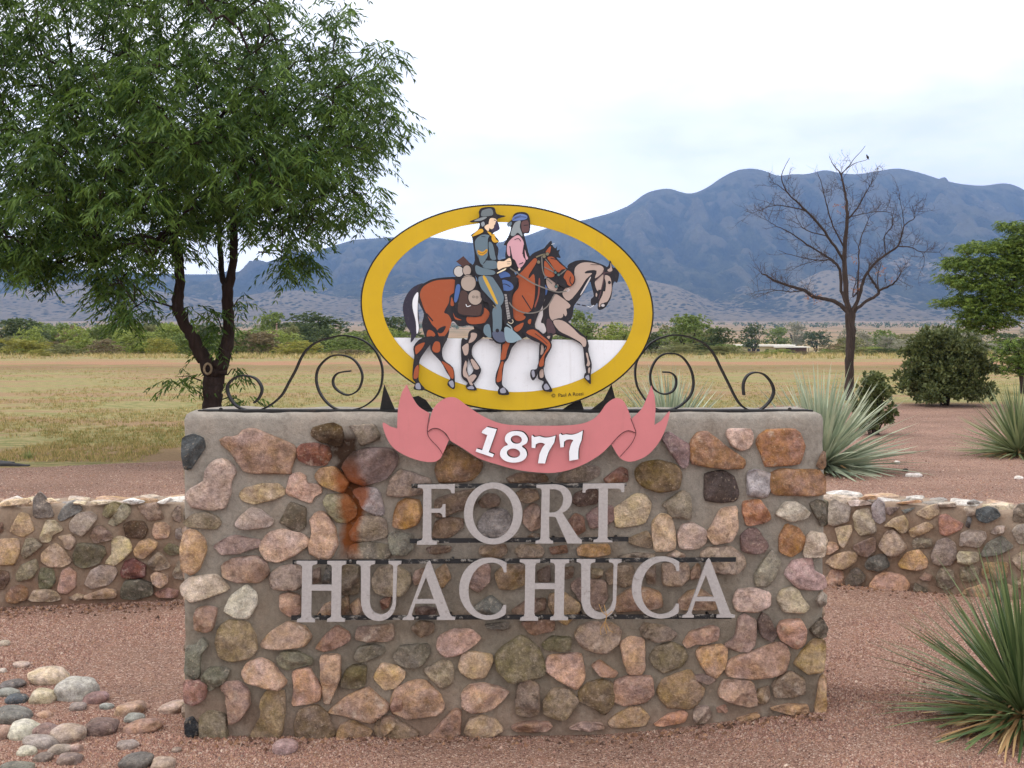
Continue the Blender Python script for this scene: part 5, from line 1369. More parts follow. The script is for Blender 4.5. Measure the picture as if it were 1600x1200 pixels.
for loops in ([d1], [d8, ellipse(945, 214, 40, 30, .1, 24), ellipse(925, 311, 48, 33, .1, 24)], [d7], [d7b]):
    Plate().add([tpx('B', np.array(q) + np.array([7, -6])) for q in loops], RD - 0.0022, 0.0004, EDGE).add([tpx('B', q) for q in loops], RD - 0.016, 0.006, WHT, EDGE).build('digit', band)
for px in (720, 925):                                            # hanger straps back to the wall
    q = W(px, 690, RD); Tubes().add([(q.x, RD + 0.003, q.z), (q.x, DW + 0.01, q.z)], [.008, .008], 6).build('hanger_bolt', M_IRON, rib)

# ================================================================== wrought iron scrolls on top of the wall
iron = empty('iron_scrollwork', W(790, 642, 5.42), 'black wrought iron scrolls on a flat bar along the top of the sign wall', 'ironwork')
SD = 5.42
ztop = EYE - (645 - HOR) * mp
bar = [( (318 - 800) / FPX * SD, (1262 - 800) / FPX * SD)]
def box_np(x0, x1, y0, y1, z0, z1):
    V = np.array([(x, y, z) for x in (x0, x1) for y in (y0, y1) for z in (z0, z1)], float)
    F = np.array([(0, 1, 3, 2), (4, 6, 7, 5), (0, 4, 5, 1), (2, 3, 7, 6), (0, 2, 6, 4), (1, 5, 7, 3)], np.int32)
    return V, F
V, F = box_np(bar[0][0], bar[0][1], DW + 0.05, DW + 0.09, ztop - 0.004, ztop + 0.008)
mobj('base_bar', V, F, M_IRON, iron)
V, F = box_np(bar[0][0], bar[0][1], SD - 0.014, SD + 0.014, ztop - 0.004, ztop + 0.006)
mobj('base_bar', V, F, M_IRON, iron)
for px in (1234, 345, 800):
    q = W(px, 640, DW + 0.07); Tubes().add([(q.x, q.y, ztop), (q.x, q.y, ztop + 0.014), (q.x, q.y, ztop + 0.018)], [.008, .008, .001], 8).build('bolt_head', M_IRON, iron)
def sweep(name, pts, t=0.0062, w=0.045):
    P = smooth_open(pts, 6)
    X = np.array([W(a, b, SD)[:] for a, b in P])
    d = np.gradient(X, axis=0); d /= np.linalg.norm(d, axis=1)[:, None]
    nrm = np.stack([-d[:, 2], 0 * d[:, 0], d[:, 0]], 1) * t / 2
    yv = np.array([0, w / 2, 0])
    R = np.stack([X + nrm - yv, X + nrm + yv, X - nrm + yv, X - nrm - yv], 1)
    V = R.reshape(-1, 3); n = len(X); F = []
    for i in range(n - 1):
        for j in range(4): F.append((i * 4 + j, i * 4 + (j + 1) % 4, i * 4 + 4 + (j + 1) % 4, i * 4 + 4 + j))
    F += [(0, 3, 2, 1), (n * 4 - 4, n * 4 - 3, n * 4 - 2, n * 4 - 1)]
    mobj(name, V, np.array(F, np.int32), M_IRON, iron)
sweep('scroll', tpx('P', [(305, 690), (345, 650), (370, 590), (360, 540), (320, 490), (250, 465), (170, 470), (100, 520), (82, 570), (100, 640), (150, 710), (220, 745), (300, 757), (380, 740), (460, 695), (540, 620), (600, 510), (650, 420), (700, 310),
      (760, 230), (850, 175), (950, 145), (1030, 130), (1130, 140), (1230, 180), (1310, 250), (1360, 350), (1375, 440), (1360, 560), (1310, 650), (1220, 720), (1120, 750), (1020, 752), (930, 705), (860, 620), (825, 520), (830, 430), (870, 360),
      (940, 305), (1020, 292), (1110, 315), (1170, 370), (1205, 450), (1200, 520), (1165, 590), (1090, 625), (1020, 600), (970, 550), (965, 490), (1000, 445), (1060, 430), (1110, 425)]))
sweep('scroll', tpx('Q', [(1155, 670), (1150, 580), (1170, 520), (1210, 480), (1270, 468), (1340, 490), (1400, 560), (1422, 640), (1390, 720), (1320, 790), (1260, 815), (1200, 805), (1130, 760), (1080, 690), (1020, 570), (950, 430), (890, 310), (820, 225),
      (720, 170), (600, 138), (500, 138), (400, 165), (320, 210), (250, 290), (200, 370), (185, 470), (200, 580), (240, 660), (300, 740), (380, 795), (450, 805), (540, 790), (620, 740), (680, 670), (705, 580), (695, 480), (655, 390), (590, 320), (510, 298),
      (430, 310), (370, 360), (330, 440), (320, 520), (340, 600), (400, 650), (460, 660), (520, 635), (550, 580), (545, 510), (500, 470), (430, 465)]))
# ================================================================== vegetation helpers
def leaflets(B, Hd, L, pairs, ll, lw, droop=0.45, rng=RNG):
    """Pinnate leaves: B bases (n,3), Hd headings (n,3), L lengths (n). Returns verts, quads, tint."""
    n = len(B); up = np.array([0, 0, 1.0])
    Hn = Hd / (np.linalg.norm(Hd, axis=1)[:, None] + 1e-9)
    Sd = np.cross(Hn, up); Sd /= np.linalg.norm(Sd, axis=1)[:, None] + 1e-9
    tl = rng.random(n)
    Vs, tint = [], []
    for k in range(pairs):
        s = (k + 0.8) / pairs
        c = B + Hn * (L * s)[:, None] - up * (droop * L * s * s)[:, None]
        for side in (-1, 1):
            d = Hn * 0.62 + Sd * (side * 0.62) - up * 0.55 + rng.normal(0, 0.22, (n, 3))
            d /= np.linalg.norm(d, axis=1)[:, None]
            l = ll * rng.uniform(0.75, 1.2, n) * (0.75 + 0.5 * math.sin(math.pi * min(1, s)))
            w = np.cross(d, rng.normal(0, 1, (n, 3))); w /= np.linalg.norm(w, axis=1)[:, None] + 1e-9
            m = c + d * (l * 0.45)[:, None]; t = c + d * l[:, None] - up * (l * 0.12)[:, None]
            Vs.append(np.stack([c, m + w * lw, t, m - w * lw], 1)); tint.append(np.clip(tl + rng.normal(0, .15, n), 0, 1))
    V = np.concatenate(Vs).reshape(-1, 3); T = np.repeat(np.concatenate(tint), 4)
    F = np.arange(len(V), dtype=np.int32).reshape(-1, 4)
    return V, F, T
def sprigs(C, N, size, lw, rng=RNG, flat=0.0, outward=None):
    """Small loose leaves about the centres C (n,3): N each."""
    n = len(C) * N
    c = np.repeat(C, N, 0)
    d = rng.normal(0, 1, (n, 3))
    if outward is not None: d = d * 0.75 + np.repeat(outward, N, 0)
    d[:, 2] *= (1 - flat)
    d /= np.linalg.norm(d, axis=1)[:, None]
    l = size * rng.uniform(0.6, 1.3, n)
    w = np.cross(d, rng.normal(0, 1, (n, 3))); w /= np.linalg.norm(w, axis=1)[:, None] + 1e-9
    b = c
    m = b + d * (l * .5)[:, None]
    V = np.stack([b, m + w * lw, b + d * l[:, None], m - w * lw], 1).reshape(-1, 3)
    return V, np.arange(len(V), dtype=np.int32).reshape(-1, 4), np.repeat(np.clip(rng.normal(.5, .25, n), 0, 1), 4)

class Skeleton:
    """Branches that grow from traced limbs out to the leaf clusters."""
    def __init__(s): s.P, s.par, s.fix, s.paths = [], [], [], []
    def limb(s, pts, parent=-1):
        ids = []
        for p in pts:
            s.P.append(np.array(p, float)); s.par.append(parent); s.fix.append(1); parent = len(s.P) - 1; ids.append(parent)
        return ids
    def grow(s, C, sag=0.0, rng=RNG, up=0.25):
        root = s.P[0]
        base = np.array(s.P); nb = len(base)
        order = np.argsort([np.min(np.linalg.norm(base - c, axis=1)) for c in C])
        for ci in order:
            c = C[ci]; A = np.array(s.P)
            d = np.linalg.norm(A - c, axis=1) + 0.5 * np.maximum(0, A[:, 2] - c[2])   # grow outwards and up, not back
            k = int(np.argmin(d)); p0 = A[k]; L = np.linalg.norm(c - p0); par = k; path = [k]
            m = max(2, int(L / 0.28))
            for j in range(1, m + 1):
                t = j / m
                q = p0 + (c - p0) * t + np.array([0, 0, up * L * math.sin(math.pi * t) * 0.5]) + rng.normal(0, 0.03 * min(1, L), 3) * (j < m)
                s.P.append(q); s.par.append(par); s.fix.append(0); par = len(s.P) - 1; path.append(par)
            s.paths.append(path)
    def tubes(s, T, r_tip, sides=5):
        n = len(s.P); cnt = np.zeros(n)
        kids = np.zeros(n, int)
        for i in range(n):
            if s.par[i] >= 0: kids[s.par[i]] += 1
        for i in range(n - 1, -1, -1):
            if kids[i] == 0: cnt[i] += 1
            if s.par[i] >= 0: cnt[s.par[i]] += cnt[i]
        R = r_tip * cnt ** 0.46
        P = np.array(s.P)
        for path in s.paths:
            r = R[path].copy(); r[0] = min(r[0], r[1] * 1.25)
            T.add(P[path], r, sides)
        return R

# ================================================================== the big leafy tree on the left
M_BARK = mat_bark('dark_bark', lin(46, 36, 33)); M_BARK2 = mat_bark('grey_bark', lin(66, 56, 53))
M_LEAF = mat_leaf('drooping_leaf', lin(38, 66, 24), lin(94, 120, 48), 0.28)
TD = 17.0
base = W(328, 0, TD); bz = gz(base.x, TD)
tree = empty('leafy_tree', (base.x, TD, bz), 'large dark green tree with two forking trunks and drooping narrow leaves', 'tree')
def tp(X, Y, dy=0.0, tile='T', D=TD):
    q = tpx(tile, [(X, Y)])[0]; return np.array(W(q[0], q[1], D + dy)[:]) * np.array([1, 1, 1])
mpp = TD / FPX
def limb_tube(pts, rads, name, parent, mat, sides=10, k=5, jit=0.008):
    P = smooth_open(np.array(pts), k); R = np.interp(np.linspace(0, 1, len(P)), np.linspace(0, 1, len(rads)), rads)
    P = P + RNG.normal(0, jit, P.shape) * (np.arange(len(P)) > 0)[:, None]
    R = R * RNG.uniform(0.93, 1.07, len(R))
    Tubes().add(P, R, sides).build(name, mat, parent)
    return P
f = .2833 * mpp
tbase = np.array([base.x, TD, bz - 0.1])
trunk = [tbase, tp(605, 1140), tp(610, 1040), tp(615, 960), tp(622, 900)]
limb_tube(trunk, [58 * f, 54 * f, 53 * f, 58 * f, 66 * f], 'trunk', tree, M_BARK, 14)
trunk_o = [o for o in COL.objects if o.parent == tree][-1]
Ll = [tp(612, 930), tp(572, 862), tp(500, 742, -.05), tp(442, 625, -.1), tp(416, 545, -.1), tp(430, 430, -.05), tp(424, 300), tp(398, 230, .1), tp(385, 60, .25), tp(330, -160, .5), tp(260, -480, .8), tp(220, -800, 1.0)]
Pl = limb_tube(Ll, [50 * f, 42 * f, 34 * f, 31 * f, 31 * f, 28 * f, 27 * f, 25 * f, 22 * f, 18 * f, 13 * f, 7 * f], 'trunk', tree, M_BARK, 12)
Lr = [tp(628, 930), tp(660, 870), tp(688, 745, .05), tp(696, 600, .1), tp(690, 480, .1), tp(712, 380, .1), tp(724, 200, .1), tp(722, 40, .05), tp(760, -200, -.1), tp(800, -480, -.2), tp(840, -800, -.3)]
Pr = limb_tube(Lr, [50 * f, 42 * f, 33 * f, 32 * f, 31 * f, 24 * f, 21 * f, 20 * f, 16 * f, 12 * f, 6 * f], 'trunk', tree, M_BARK, 12)
Lm = [tp(690, 470, .1), tp(662, 400, .2), tp(648, 240, .5), tp(640, 60, .8), tp(620, -200, 1.1)]
Pm = limb_tube(Lm, [22 * f, 17 * f, 15 * f, 13 * f, 8 * f], 'trunk', tree, M_BARK, 10)
# pruned stub ring on the fork
kn = tp(578, 905, -0.19)
a = np.linspace(0, 2 * np.pi, 17)
Tubes().add(np.stack([kn[0] + 20 * f * np.cos(a), np.full(17, kn[1]) + .03, kn[2] + 28 * f * np.sin(a)], 1), np.full(17, 7 * f), 6).build('pruning_scar', mat_bark('scar_bark', lin(128, 112, 92)), trunk_o)
BL = [(40, 110, 115, 1), (150, 60, 110, 1), (280, 40, 115, 1), (382, 50, 88, 1), (60, 250, 130, 1.2), (180, 200, 130, 1.2), (300, 170, 130, 1.2), (420, 180, 120, 1.2), (520, 205, 90, 1.1),
      (585, 165, 70, .9), (575, 245, 62, .9), (480, 290, 92, 1.1), (350, 290, 100, 1), (230, 310, 95, 1.0), (100, 335, 95, 1.1), (20, 365, 60, 1.1), (165, 415, 58, .9), (60, 390, 50, .8), (195, 462, 36, .6),
      (500, 340, 50, .8), (460, 395, 30, .35), (535, 25, 26, .5), (432, 40, 40, .5), (405, 335, 36, .5), (612, 110, 42, .8), (625, 190, 34, .7), (-90, 200, 140, 1), (-60, 40, 130, 1),
      (-60, 350, 90, .9), (90, -90, 130, .9), (300, -100, 130, .9), (190, -210, 120, .8), (340, -80, 80, .6), (-60, -120, 120, .8), (250, 250, 120, 1), (380, 240, 110, 1), (130, 270, 120, 1), (560, 320, 30, .4), (40, 405, 30, .4),
      (225, 390, 34, .4), (120, 380, 50, .7), (545, 130, 50, .6), (480, 110, 60, .55), (360, 335, 30, .4), (300, 320, 40, .8)]
C = []
for (x, y, r, dn) in BL:
    if x > 500 and 60 < y < 300: x -= 30
    n = int(dn * r * r / 330) + 4
    for _ in range(n):
        t = random.uniform(0, 2 * math.pi); q = r * math.sqrt(random.random()) * 0.95
        px, py = x + q * math.cos(t), y + q * math.sin(t) * 0.92
        dmax = 2.4 * math.sqrt(max(0.05, 1 - ((px - 290) / 420) ** 2)) * (0.55 if py > 330 else 1)
        C.append(W(px, py, TD + random.uniform(-1, 1) * dmax)[:])
C = np.array(C)
sk = Skeleton()
i0 = sk.limb(Pl[18:]); sk.limb(Pr[22:]); sk.limb(Pm[4:])
sk.grow(C, up=0.35)
T = Tubes(); sk.tubes(T, 0.0055, 5)
o = T.build('branches', M_BARK, tree); o['kind'] = 'stuff'
NL = 9
B = np.repeat(C, NL, 0) + RNG.normal(0, 0.13, (len(C) * NL, 3))
ang = RNG.uniform(0, 2 * np.pi, len(B)); Hd = np.stack([np.cos(ang), np.sin(ang), RNG.uniform(-.55, .3, len(B))], 1)
# low shoots on the trunk and one long hanging spray
extra = [(480, 560, 5), (385, 955, 4), (420, 940, 5), (520, 950, 6), (500, 1000, 3), (735, 910, 8), (600, 570, 10), (640, 660, 8), (760, 520, 6), (560, 700, 8), (720, 1090, 6), (780, 1070, 4), (30, 470, 14), (60, 560, 14), (100, 620, 12), (20, 400, 16), (290, 390, 8), (1020, 330, 10), (1130, 320, 12), (1060, 300, 12), (1170, 300, 8), (600, 780, 6)]
for X, Y, k in extra:
    c = tp(X, Y, random.uniform(-.15, .15)); B = np.vstack([B, c + RNG.normal(0, .06, (k, 3))])
    a2 = RNG.uniform(0, 2 * np.pi, k); Hd = np.vstack([Hd, np.stack([np.cos(a2), np.sin(a2), RNG.uniform(-.5, .2, k)], 1)])
V, F, tt = leaflets(B, Hd, RNG.uniform(.2, .36, len(B)), 6, 0.108, 0.0115, 0.5)
o = mobj('foliage', V, F, M_LEAF, tree, attrs={'tint': tt}); o['kind'] = 'stuff'
T = Tubes()
for X0, Y0, X1, Y1 in ((545, 970, 400, 950), (690, 940, 735, 905), (640, 1080, 760, 1075), (470, 640, 470, 560), (660, 690, 610, 570), (725, 560, 770, 515), (120, 380, 80, 600), (150, 360, 30, 520), (860, 260, 1050, 310), (900, 250, 1150, 300), (330, 330, 320, 395)):
    a0, a1 = tp(X0, Y0), tp(X1, Y1); T.add([a0, (a0 + a1) / 2 + (0, 0, .04), a1], [.01, .007, .003], 5)
o = T.build('shoots', M_BARK, tree); o['kind'] = 'stuff'

# ================================================================== bare tree
BD = 31.0
fb = .3167 * BD / FPX
def bp(X, Y, dy=0.0): return tp(X, Y, dy, 'V', BD)
b0 = W(1328, 0, BD); bz = gz(b0.x, BD)
bare = empty('bare_tree', (b0.x, BD, bz), 'leafless dark tree with spreading bare twigs standing in the field', 'tree')
limb_tube([np.array([b0.x, BD, bz - .1]), bp(558, 1190), bp(562, 1060), bp(566, 960), bp(562, 850)], [27 * fb, 22 * fb, 22 * fb, 23 * fb, 25 * fb], 'trunk', bare, M_BARK2, 12)
LIMBS = [
 [(562, 850, 30), (545, 780, 28), (540, 680, 26), (535, 600, 24), (540, 480, 20), (550, 380, 17), (545, 300, 13), (530, 220, 10), (515, 160, 7), (480, 120, 4), (460, 75, 2)],
 [(520, 165, 5), (560, 120, 4), (590, 80, 3), (640, 25, 2)], [(520, 160, 5), (580, 115, 3.5), (650, 92, 2)],
 [(555, 848, 24), (500, 800, 20), (440, 780, 18), (380, 770, 18), (340, 740, 16), (260, 715, 13), (190, 690, 12), (150, 665, 10), (125, 655, 5)],
 [(545, 800, 18), (520, 740, 16), (515, 650, 14), (490, 600, 12), (430, 560, 10), (350, 510, 8), (280, 460, 6), (200, 420, 4), (150, 390, 2)],
 [(535, 600, 16), (500, 540, 14), (450, 470, 13), (400, 400, 12), (340, 340, 10), (300, 300, 8), (250, 250, 6), (225, 170, 4), (265, 85, 2)],
 [(340, 345, 7), (260, 325, 5), (180, 320, 4), (100, 350, 2)], [(250, 250, 5), (200, 215, 3), (165, 200, 1.6)],
 [(568, 852, 24), (600, 790, 19), (620, 720, 16), (640, 660, 14), (690, 600, 12), (740, 560, 11), (800, 520, 9), (830, 420, 6), (880, 380, 4), (870, 320, 2)],
 [(572, 852, 20), (630, 800, 16), (690, 765, 15), (705, 740, 14), (680, 700, 11), (655, 660, 8), (660, 610, 4)], [(705, 740, 12), (760, 715, 9), (790, 690, 7), (815, 650, 2)],
 [(800, 520, 7), (860, 525, 5), (910, 545, 4), (1000, 550, 2)], [(545, 400, 9), (600, 330, 7), (640, 260, 5), (670, 200, 2)], [(600, 790, 10), (605, 600, 7), (610, 500, 6), (640, 420, 4), (660, 370, 2)],
 [(515, 640, 8), (470, 590, 7), (400, 590, 5), (300, 570, 3), (210, 540, 2)], [(530, 520, 9), (480, 420, 7), (450, 330, 6), (430, 240, 4), (405, 165, 2)], [(740, 560, 6), (730, 480, 5), (770, 420, 4), (770, 360, 2)],
 [(705, 740, 7), (700, 660, 5), (720, 600, 3)], [(620, 720, 9), (575, 770, 7), (590, 700, 4), (600, 640, 2)], [(910, 545, 3), (930, 580, 2.4), (920, 640, 1.6)], [(830, 420, 4), (820, 340, 3), (800, 260, 1.6)],
 [(340, 740, 7), (270, 745, 5), (190, 735, 3), (110, 740, 1.6)], [(400, 590, 4), (330, 610, 3), (270, 640, 1.6)], [(450, 470, 6), (350, 440, 4.5), (310, 400, 3), (290, 330, 1.6)], [(690, 350, 4), (650, 355, 3), (560, 375, 6)][::-1],
 [(690, 350, 4), (740, 350, 3), (800, 370, 1.6)]]
TW = Tubes()
def twig(p, d, L, r, lvl):
    m = 5; P = [np.array(p)]; dd = np.array(d, float)
    for k in range(m):
        dd = dd + RNG.normal(0, .22, 3) + np.array([0, 0, .06]); dd /= np.linalg.norm(dd)
        P.append(P[-1] + dd * L / m)
    TW.add(P, np.linspace(r, r * .35, m + 1), 4)
    if lvl > 0:
        for k in range(1, m + 1):
            for _ in range(2 if lvl > 1 else 1):
                if RNG.random() < .75:
                    e = dd + RNG.normal(0, .75, 3); e /= np.linalg.norm(e)
                    twig(P[k], e, L * RNG.uniform(.35, .62), r * .6, lvl - 1)
for li, lb in enumerate(LIMBS):
    dy = 0 if li == 0 else random.uniform(-.9, .9)
    n = len(lb)
    pts = [bp(x, y, dy * (k / (n - 1)) + (0 if li else 0)) for k, (x, y, w) in enumerate(lb)]
    P = limb_tube(pts, [w * .5 * fb for *_, w in lb], 'branch', bare, M_BARK2, 7, 4, 0.006)
    nn = len(P)
    for k in range(2 if n < 6 else int(nn * .3), nn):
        if (li in (1, 2) or (li in (0, 5, 15) and k > nn * .8)): continue
        for _ in range(2):
            if RNG.random() < .4:
                d = (P[min(k + 1, nn - 1)] - P[max(k - 1, 0)]); d /= np.linalg.norm(d) + 1e-9
                d = d * .8 + RNG.normal(0, .65, 3) + np.array([0, 0, .25]); d /= np.linalg.norm(d)
                twig(P[k], d, RNG.uniform(.25, .6), .0052, 2 if RNG.random() < .5 else 1)
o = TW.build('twigs', mat_bark('twig_bark', lin(74, 62, 60)), bare); o['kind'] = 'stuff'
# a few dead curled leaves
DC = np.array([bp(x, y, random.uniform(-.3, .3)) for x, y in [(380, 775), (350, 770), (400, 780), (590, 730), (600, 690), (700, 660), (715, 640), (590, 590), (770, 690), (500, 320), (530, 330)] for _ in range(5)]) + RNG.normal(0, .05, (55, 3))
V, F, tt = sprigs(DC, 3, .06, .012)
o = mobj('dead_leaves', V, F, mat_leaf('dead_leaf', lin(150, 100, 78), lin(176, 130, 104)), bare, attrs={'tint': tt}); o['kind'] = 'stuff'
# the bird on its top twig
bt = bp(650, 88)
prof = [(-.075, .004), (-.045, .007), (-.03, .018), (-.01, .028), (.015, .027), (.035, .019), (.047, .017), (.058, .018), (.068, .012), (.074, .004), (.088, .001)]
P = [bt + np.array([-s * .45, 0, .03 + s * .9]) for s, r in prof]
tag(Tubes().add(P, [r for s, r in prof], 10).build('bird', mat_plain('bird_feathers', lin(46, 42, 44), .7), None), 'small dark bird perched on the end of a top twig', 'bird')

# ================================================================== feathery trees at the right edge
M_FEATHER = mat_leaf('feathery_leaf', lin(54, 78, 28), lin(122, 142, 62), .3)
def pad_tree(label, D, trunk_pts, pads, dens, name='mesquite_tree', leaf=.05):
    b = np.array(trunk_pts[0])
    r = empty(name, (b[0], b[1], gz(b[0], b[1])), label, 'tree')
    P = limb_tube([np.array(q[:3]) for q in trunk_pts], [q[3] for q in trunk_pts], 'trunk', r, M_BARK2, 10)
    cs, hs = [], []
    for (x, y, rx, ry) in pads:
        for _ in range(int(dens * rx * ry / 60) + 4):
            t = random.uniform(0, 2 * math.pi); q = math.sqrt(random.random())
            cs.append(bpv(x + rx * q * math.cos(t), y + ry * q * math.sin(t) + 0.12 * abs(rx * q * math.cos(t)), D, random.uniform(-1, 1) * rx * .8 * fb * D / BD))
    C = np.array(cs)
    sk = Skeleton(); sk.limb(P[6:]); sub = C[RNG.choice(len(C), min(len(C), 150), replace=False)]
    sk.grow(sub, up=.25); T = Tubes(); sk.tubes(T, .006, 5); o = T.build('branches', M_BARK2, r); o['kind'] = 'stuff'
    n = len(C) * 5
    B = np.repeat(C, 5, 0) + RNG.normal(0, .07, (n, 3)) * np.array([1, 1, .5])
    an = RNG.uniform(0, 2 * np.pi, n); Hd = np.stack([np.cos(an), np.sin(an), RNG.uniform(-.25, .35, n)], 1)
    V, F, tt = leaflets(B, Hd, RNG.uniform(.1, .2, n), 5, leaf, .0095, .3)
    o = mobj('foliage', V, F, M_FEATHER, r, attrs={'tint': tt}); o['kind'] = 'stuff'
    return r
def bpv(X, Y, D, dy): return tp(X, Y, dy, 'V', D)
q = W(1690, 0, 26); zb = gz(q.x, 26)
pad_tree('bright green feathery tree leaning in from the right edge', 26, [(q.x, 26, zb - .1, .13), (q.x - .05, 26, zb + .7, .11), (q.x - .35, 26, zb + 1.5, .08), (q.x - .9, 26, zb + 2.1, .05), (q.x - 1.5, 26, zb + 2.5, .03)],
         [(1370, 415, 70, 22), (1420, 470, 90, 28), (1200, 520, 95, 24), (1320, 515, 95, 34), (1430, 560, 80, 40), (1110, 600, 95, 30), (1230, 600, 110, 40), (1360, 620, 110, 50), (1060, 672, 72, 22), (1180, 690, 120, 38),
          (1320, 720, 120, 48), (1120, 775, 85, 24), (1020, 795, 45, 10), (1230, 800, 105, 38), (1380, 800, 90, 46), (1180, 860, 90, 26), (1290, 880, 85, 32), (1150, 905, 50, 16), (1240, 930, 50, 14), (1500, 500, 120, 50),
          (1520, 650, 130, 60), (1500, 780, 120, 50), (1620, 560, 120, 60), (1640, 700, 120, 60)], 1.25)
q = W(1597, 0, 34); zb = gz(q.x, 34)
pad_tree('small light green tree under the feathery tree at the right edge', 34, [(q.x, 34, zb - .1, .075), (q.x, 34, zb + .5, .07), (q.x - .1, 34, zb + 1.0, .05), (q.x - .3, 34, zb + 1.4, .03)],
         [(1340, 1000, 70, 24), (1420, 1000, 60, 34), (1330, 1060, 80, 34), (1420, 1080, 60, 40), (1290, 1120, 50, 18), (1380, 1130, 60, 26), (1480, 1040, 60, 40)], 0.8, leaf=.06)

# ================================================================== shrubs near the sign
def lump_crown(cx, cy, z0, w, d, h, nl, per, leaf, lw, rng, dome=True):
    """Centres on the skins of many small lumps that fill a bush-shaped volume."""
    Cs, Os = [], []
    for _ in range(nl):
        t = rng.uniform(0, 2 * np.pi); u = rng.uniform(0, 1); q = math.sqrt(rng.uniform(0, 1))
        zz = z0 + h * (0.05 + 0.83 * u); rr = math.sqrt(max(.02, 1 - (max(0, u - .25) / .85) ** 2 - (max(0, .25 - u) / .5) ** 2)) if dome else 1
        c = np.array([cx + w / 2 * .8 * rr * q * math.cos(t), cy + d / 2 * .8 * rr * q * math.sin(t), zz])
        R = rng.uniform(.12, .24) * min(w, h)
        v = rng.normal(0, 1, (per, 3)); v /= np.linalg.norm(v, axis=1)[:, None]
        v[:, 2] = np.abs(v[:, 2]) * .9 + v[:, 2] * .1
        Cs.append(c + v * R * rng.uniform(.7, 1.1, (per, 1))); Os.append(v)
    return np.concatenate(Cs), np.concatenate(Os)
def shrub(name, label, px, D, w, h, mat, nl, per, N, leaf, lw, group=None, cat='bush', seed=1):
    rng = np.random.default_rng(seed)
    p = W(px, 0, D); z = gz(p.x, D)
    r = empty(name, (p.x, D, z), label, cat, group)
    C, O = lump_crown(p.x, D, z, w, w, h, nl, per, leaf, lw, rng)
    V, F, tt = sprigs(C, N, leaf, lw, rng, outward=O)
    V[:, 2] = np.maximum(V[:, 2], z + .005)
    o = mobj('foliage', V, F, mat, r, attrs={'tint': tt}); o['kind'] = 'stuff'
    T = Tubes()
    for k in range(14):
        t = C[rng.integers(len(C))]
        T.add([(p.x + rng.uniform(-.1, .1), D + rng.uniform(-.1, .1), z - .03), ((p.x + t[0]) / 2, (D + t[1]) / 2, z + (t[2] - z) * .55), t], [.018, .012, .004], 5)
    T.build('stems', M_BARK2, r)
    return r
M_JUN = mat_leaf('juniper_leaf', lin(60, 74, 42), lin(118, 124, 76), .2)
M_OAK = mat_leaf('oak_leaf', lin(50, 58, 34), lin(98, 104, 62), .2)
shrub('juniper_bush', 'dense dark green rounded juniper bush on the red gravel', 1477, 28.6, 2.3, 1.62, M_JUN, 120, 56, 6, .1, .022, seed=4)
shrub('evergreen_shrub', 'small dark upright shrub behind the spiky plant at the end of the sign wall', 1366, 20.5, .66, 1.0, M_JUN, 46, 22, 6, .065, .02, seed=5)

# ================================================================== spiky plants (one object per blade)
M_BLADE = mat_leaf('spiky_blade', lin(138, 152, 130), lin(186, 192, 166), .15, by='random', rough=.45)
M_BLADE2 = mat_leaf('green_blade', lin(62, 84, 50), lin(124, 138, 92), .15, by='random', rough=.4)
M_DEAD = mat_leaf('dead_blade', lin(158, 122, 84), lin(196, 168, 124), .1, by='random', rough=.8)
def blade_mesh(bend, w0, mat, n=6):
    V, F = [], []
    for k in range(n + 1):
        s = k / n; w = w0 * (1 - s ** 2.2) * (0.75 + .5 * min(1, s * 5) - .25 * s) + .0006
        y = bend * s * s
        V += [(-w / 2, y, s), (0, y + w * .22, s), (w / 2, y, s)]
        if k < n:
            a = k * 3; F += [(a, a + 1, a + 4, a + 3), (a + 1, a + 2, a + 5, a + 4)]
    return np_mesh('leaf_blade', np.array(V), np.array(F, np.int32), mat, smooth=True)
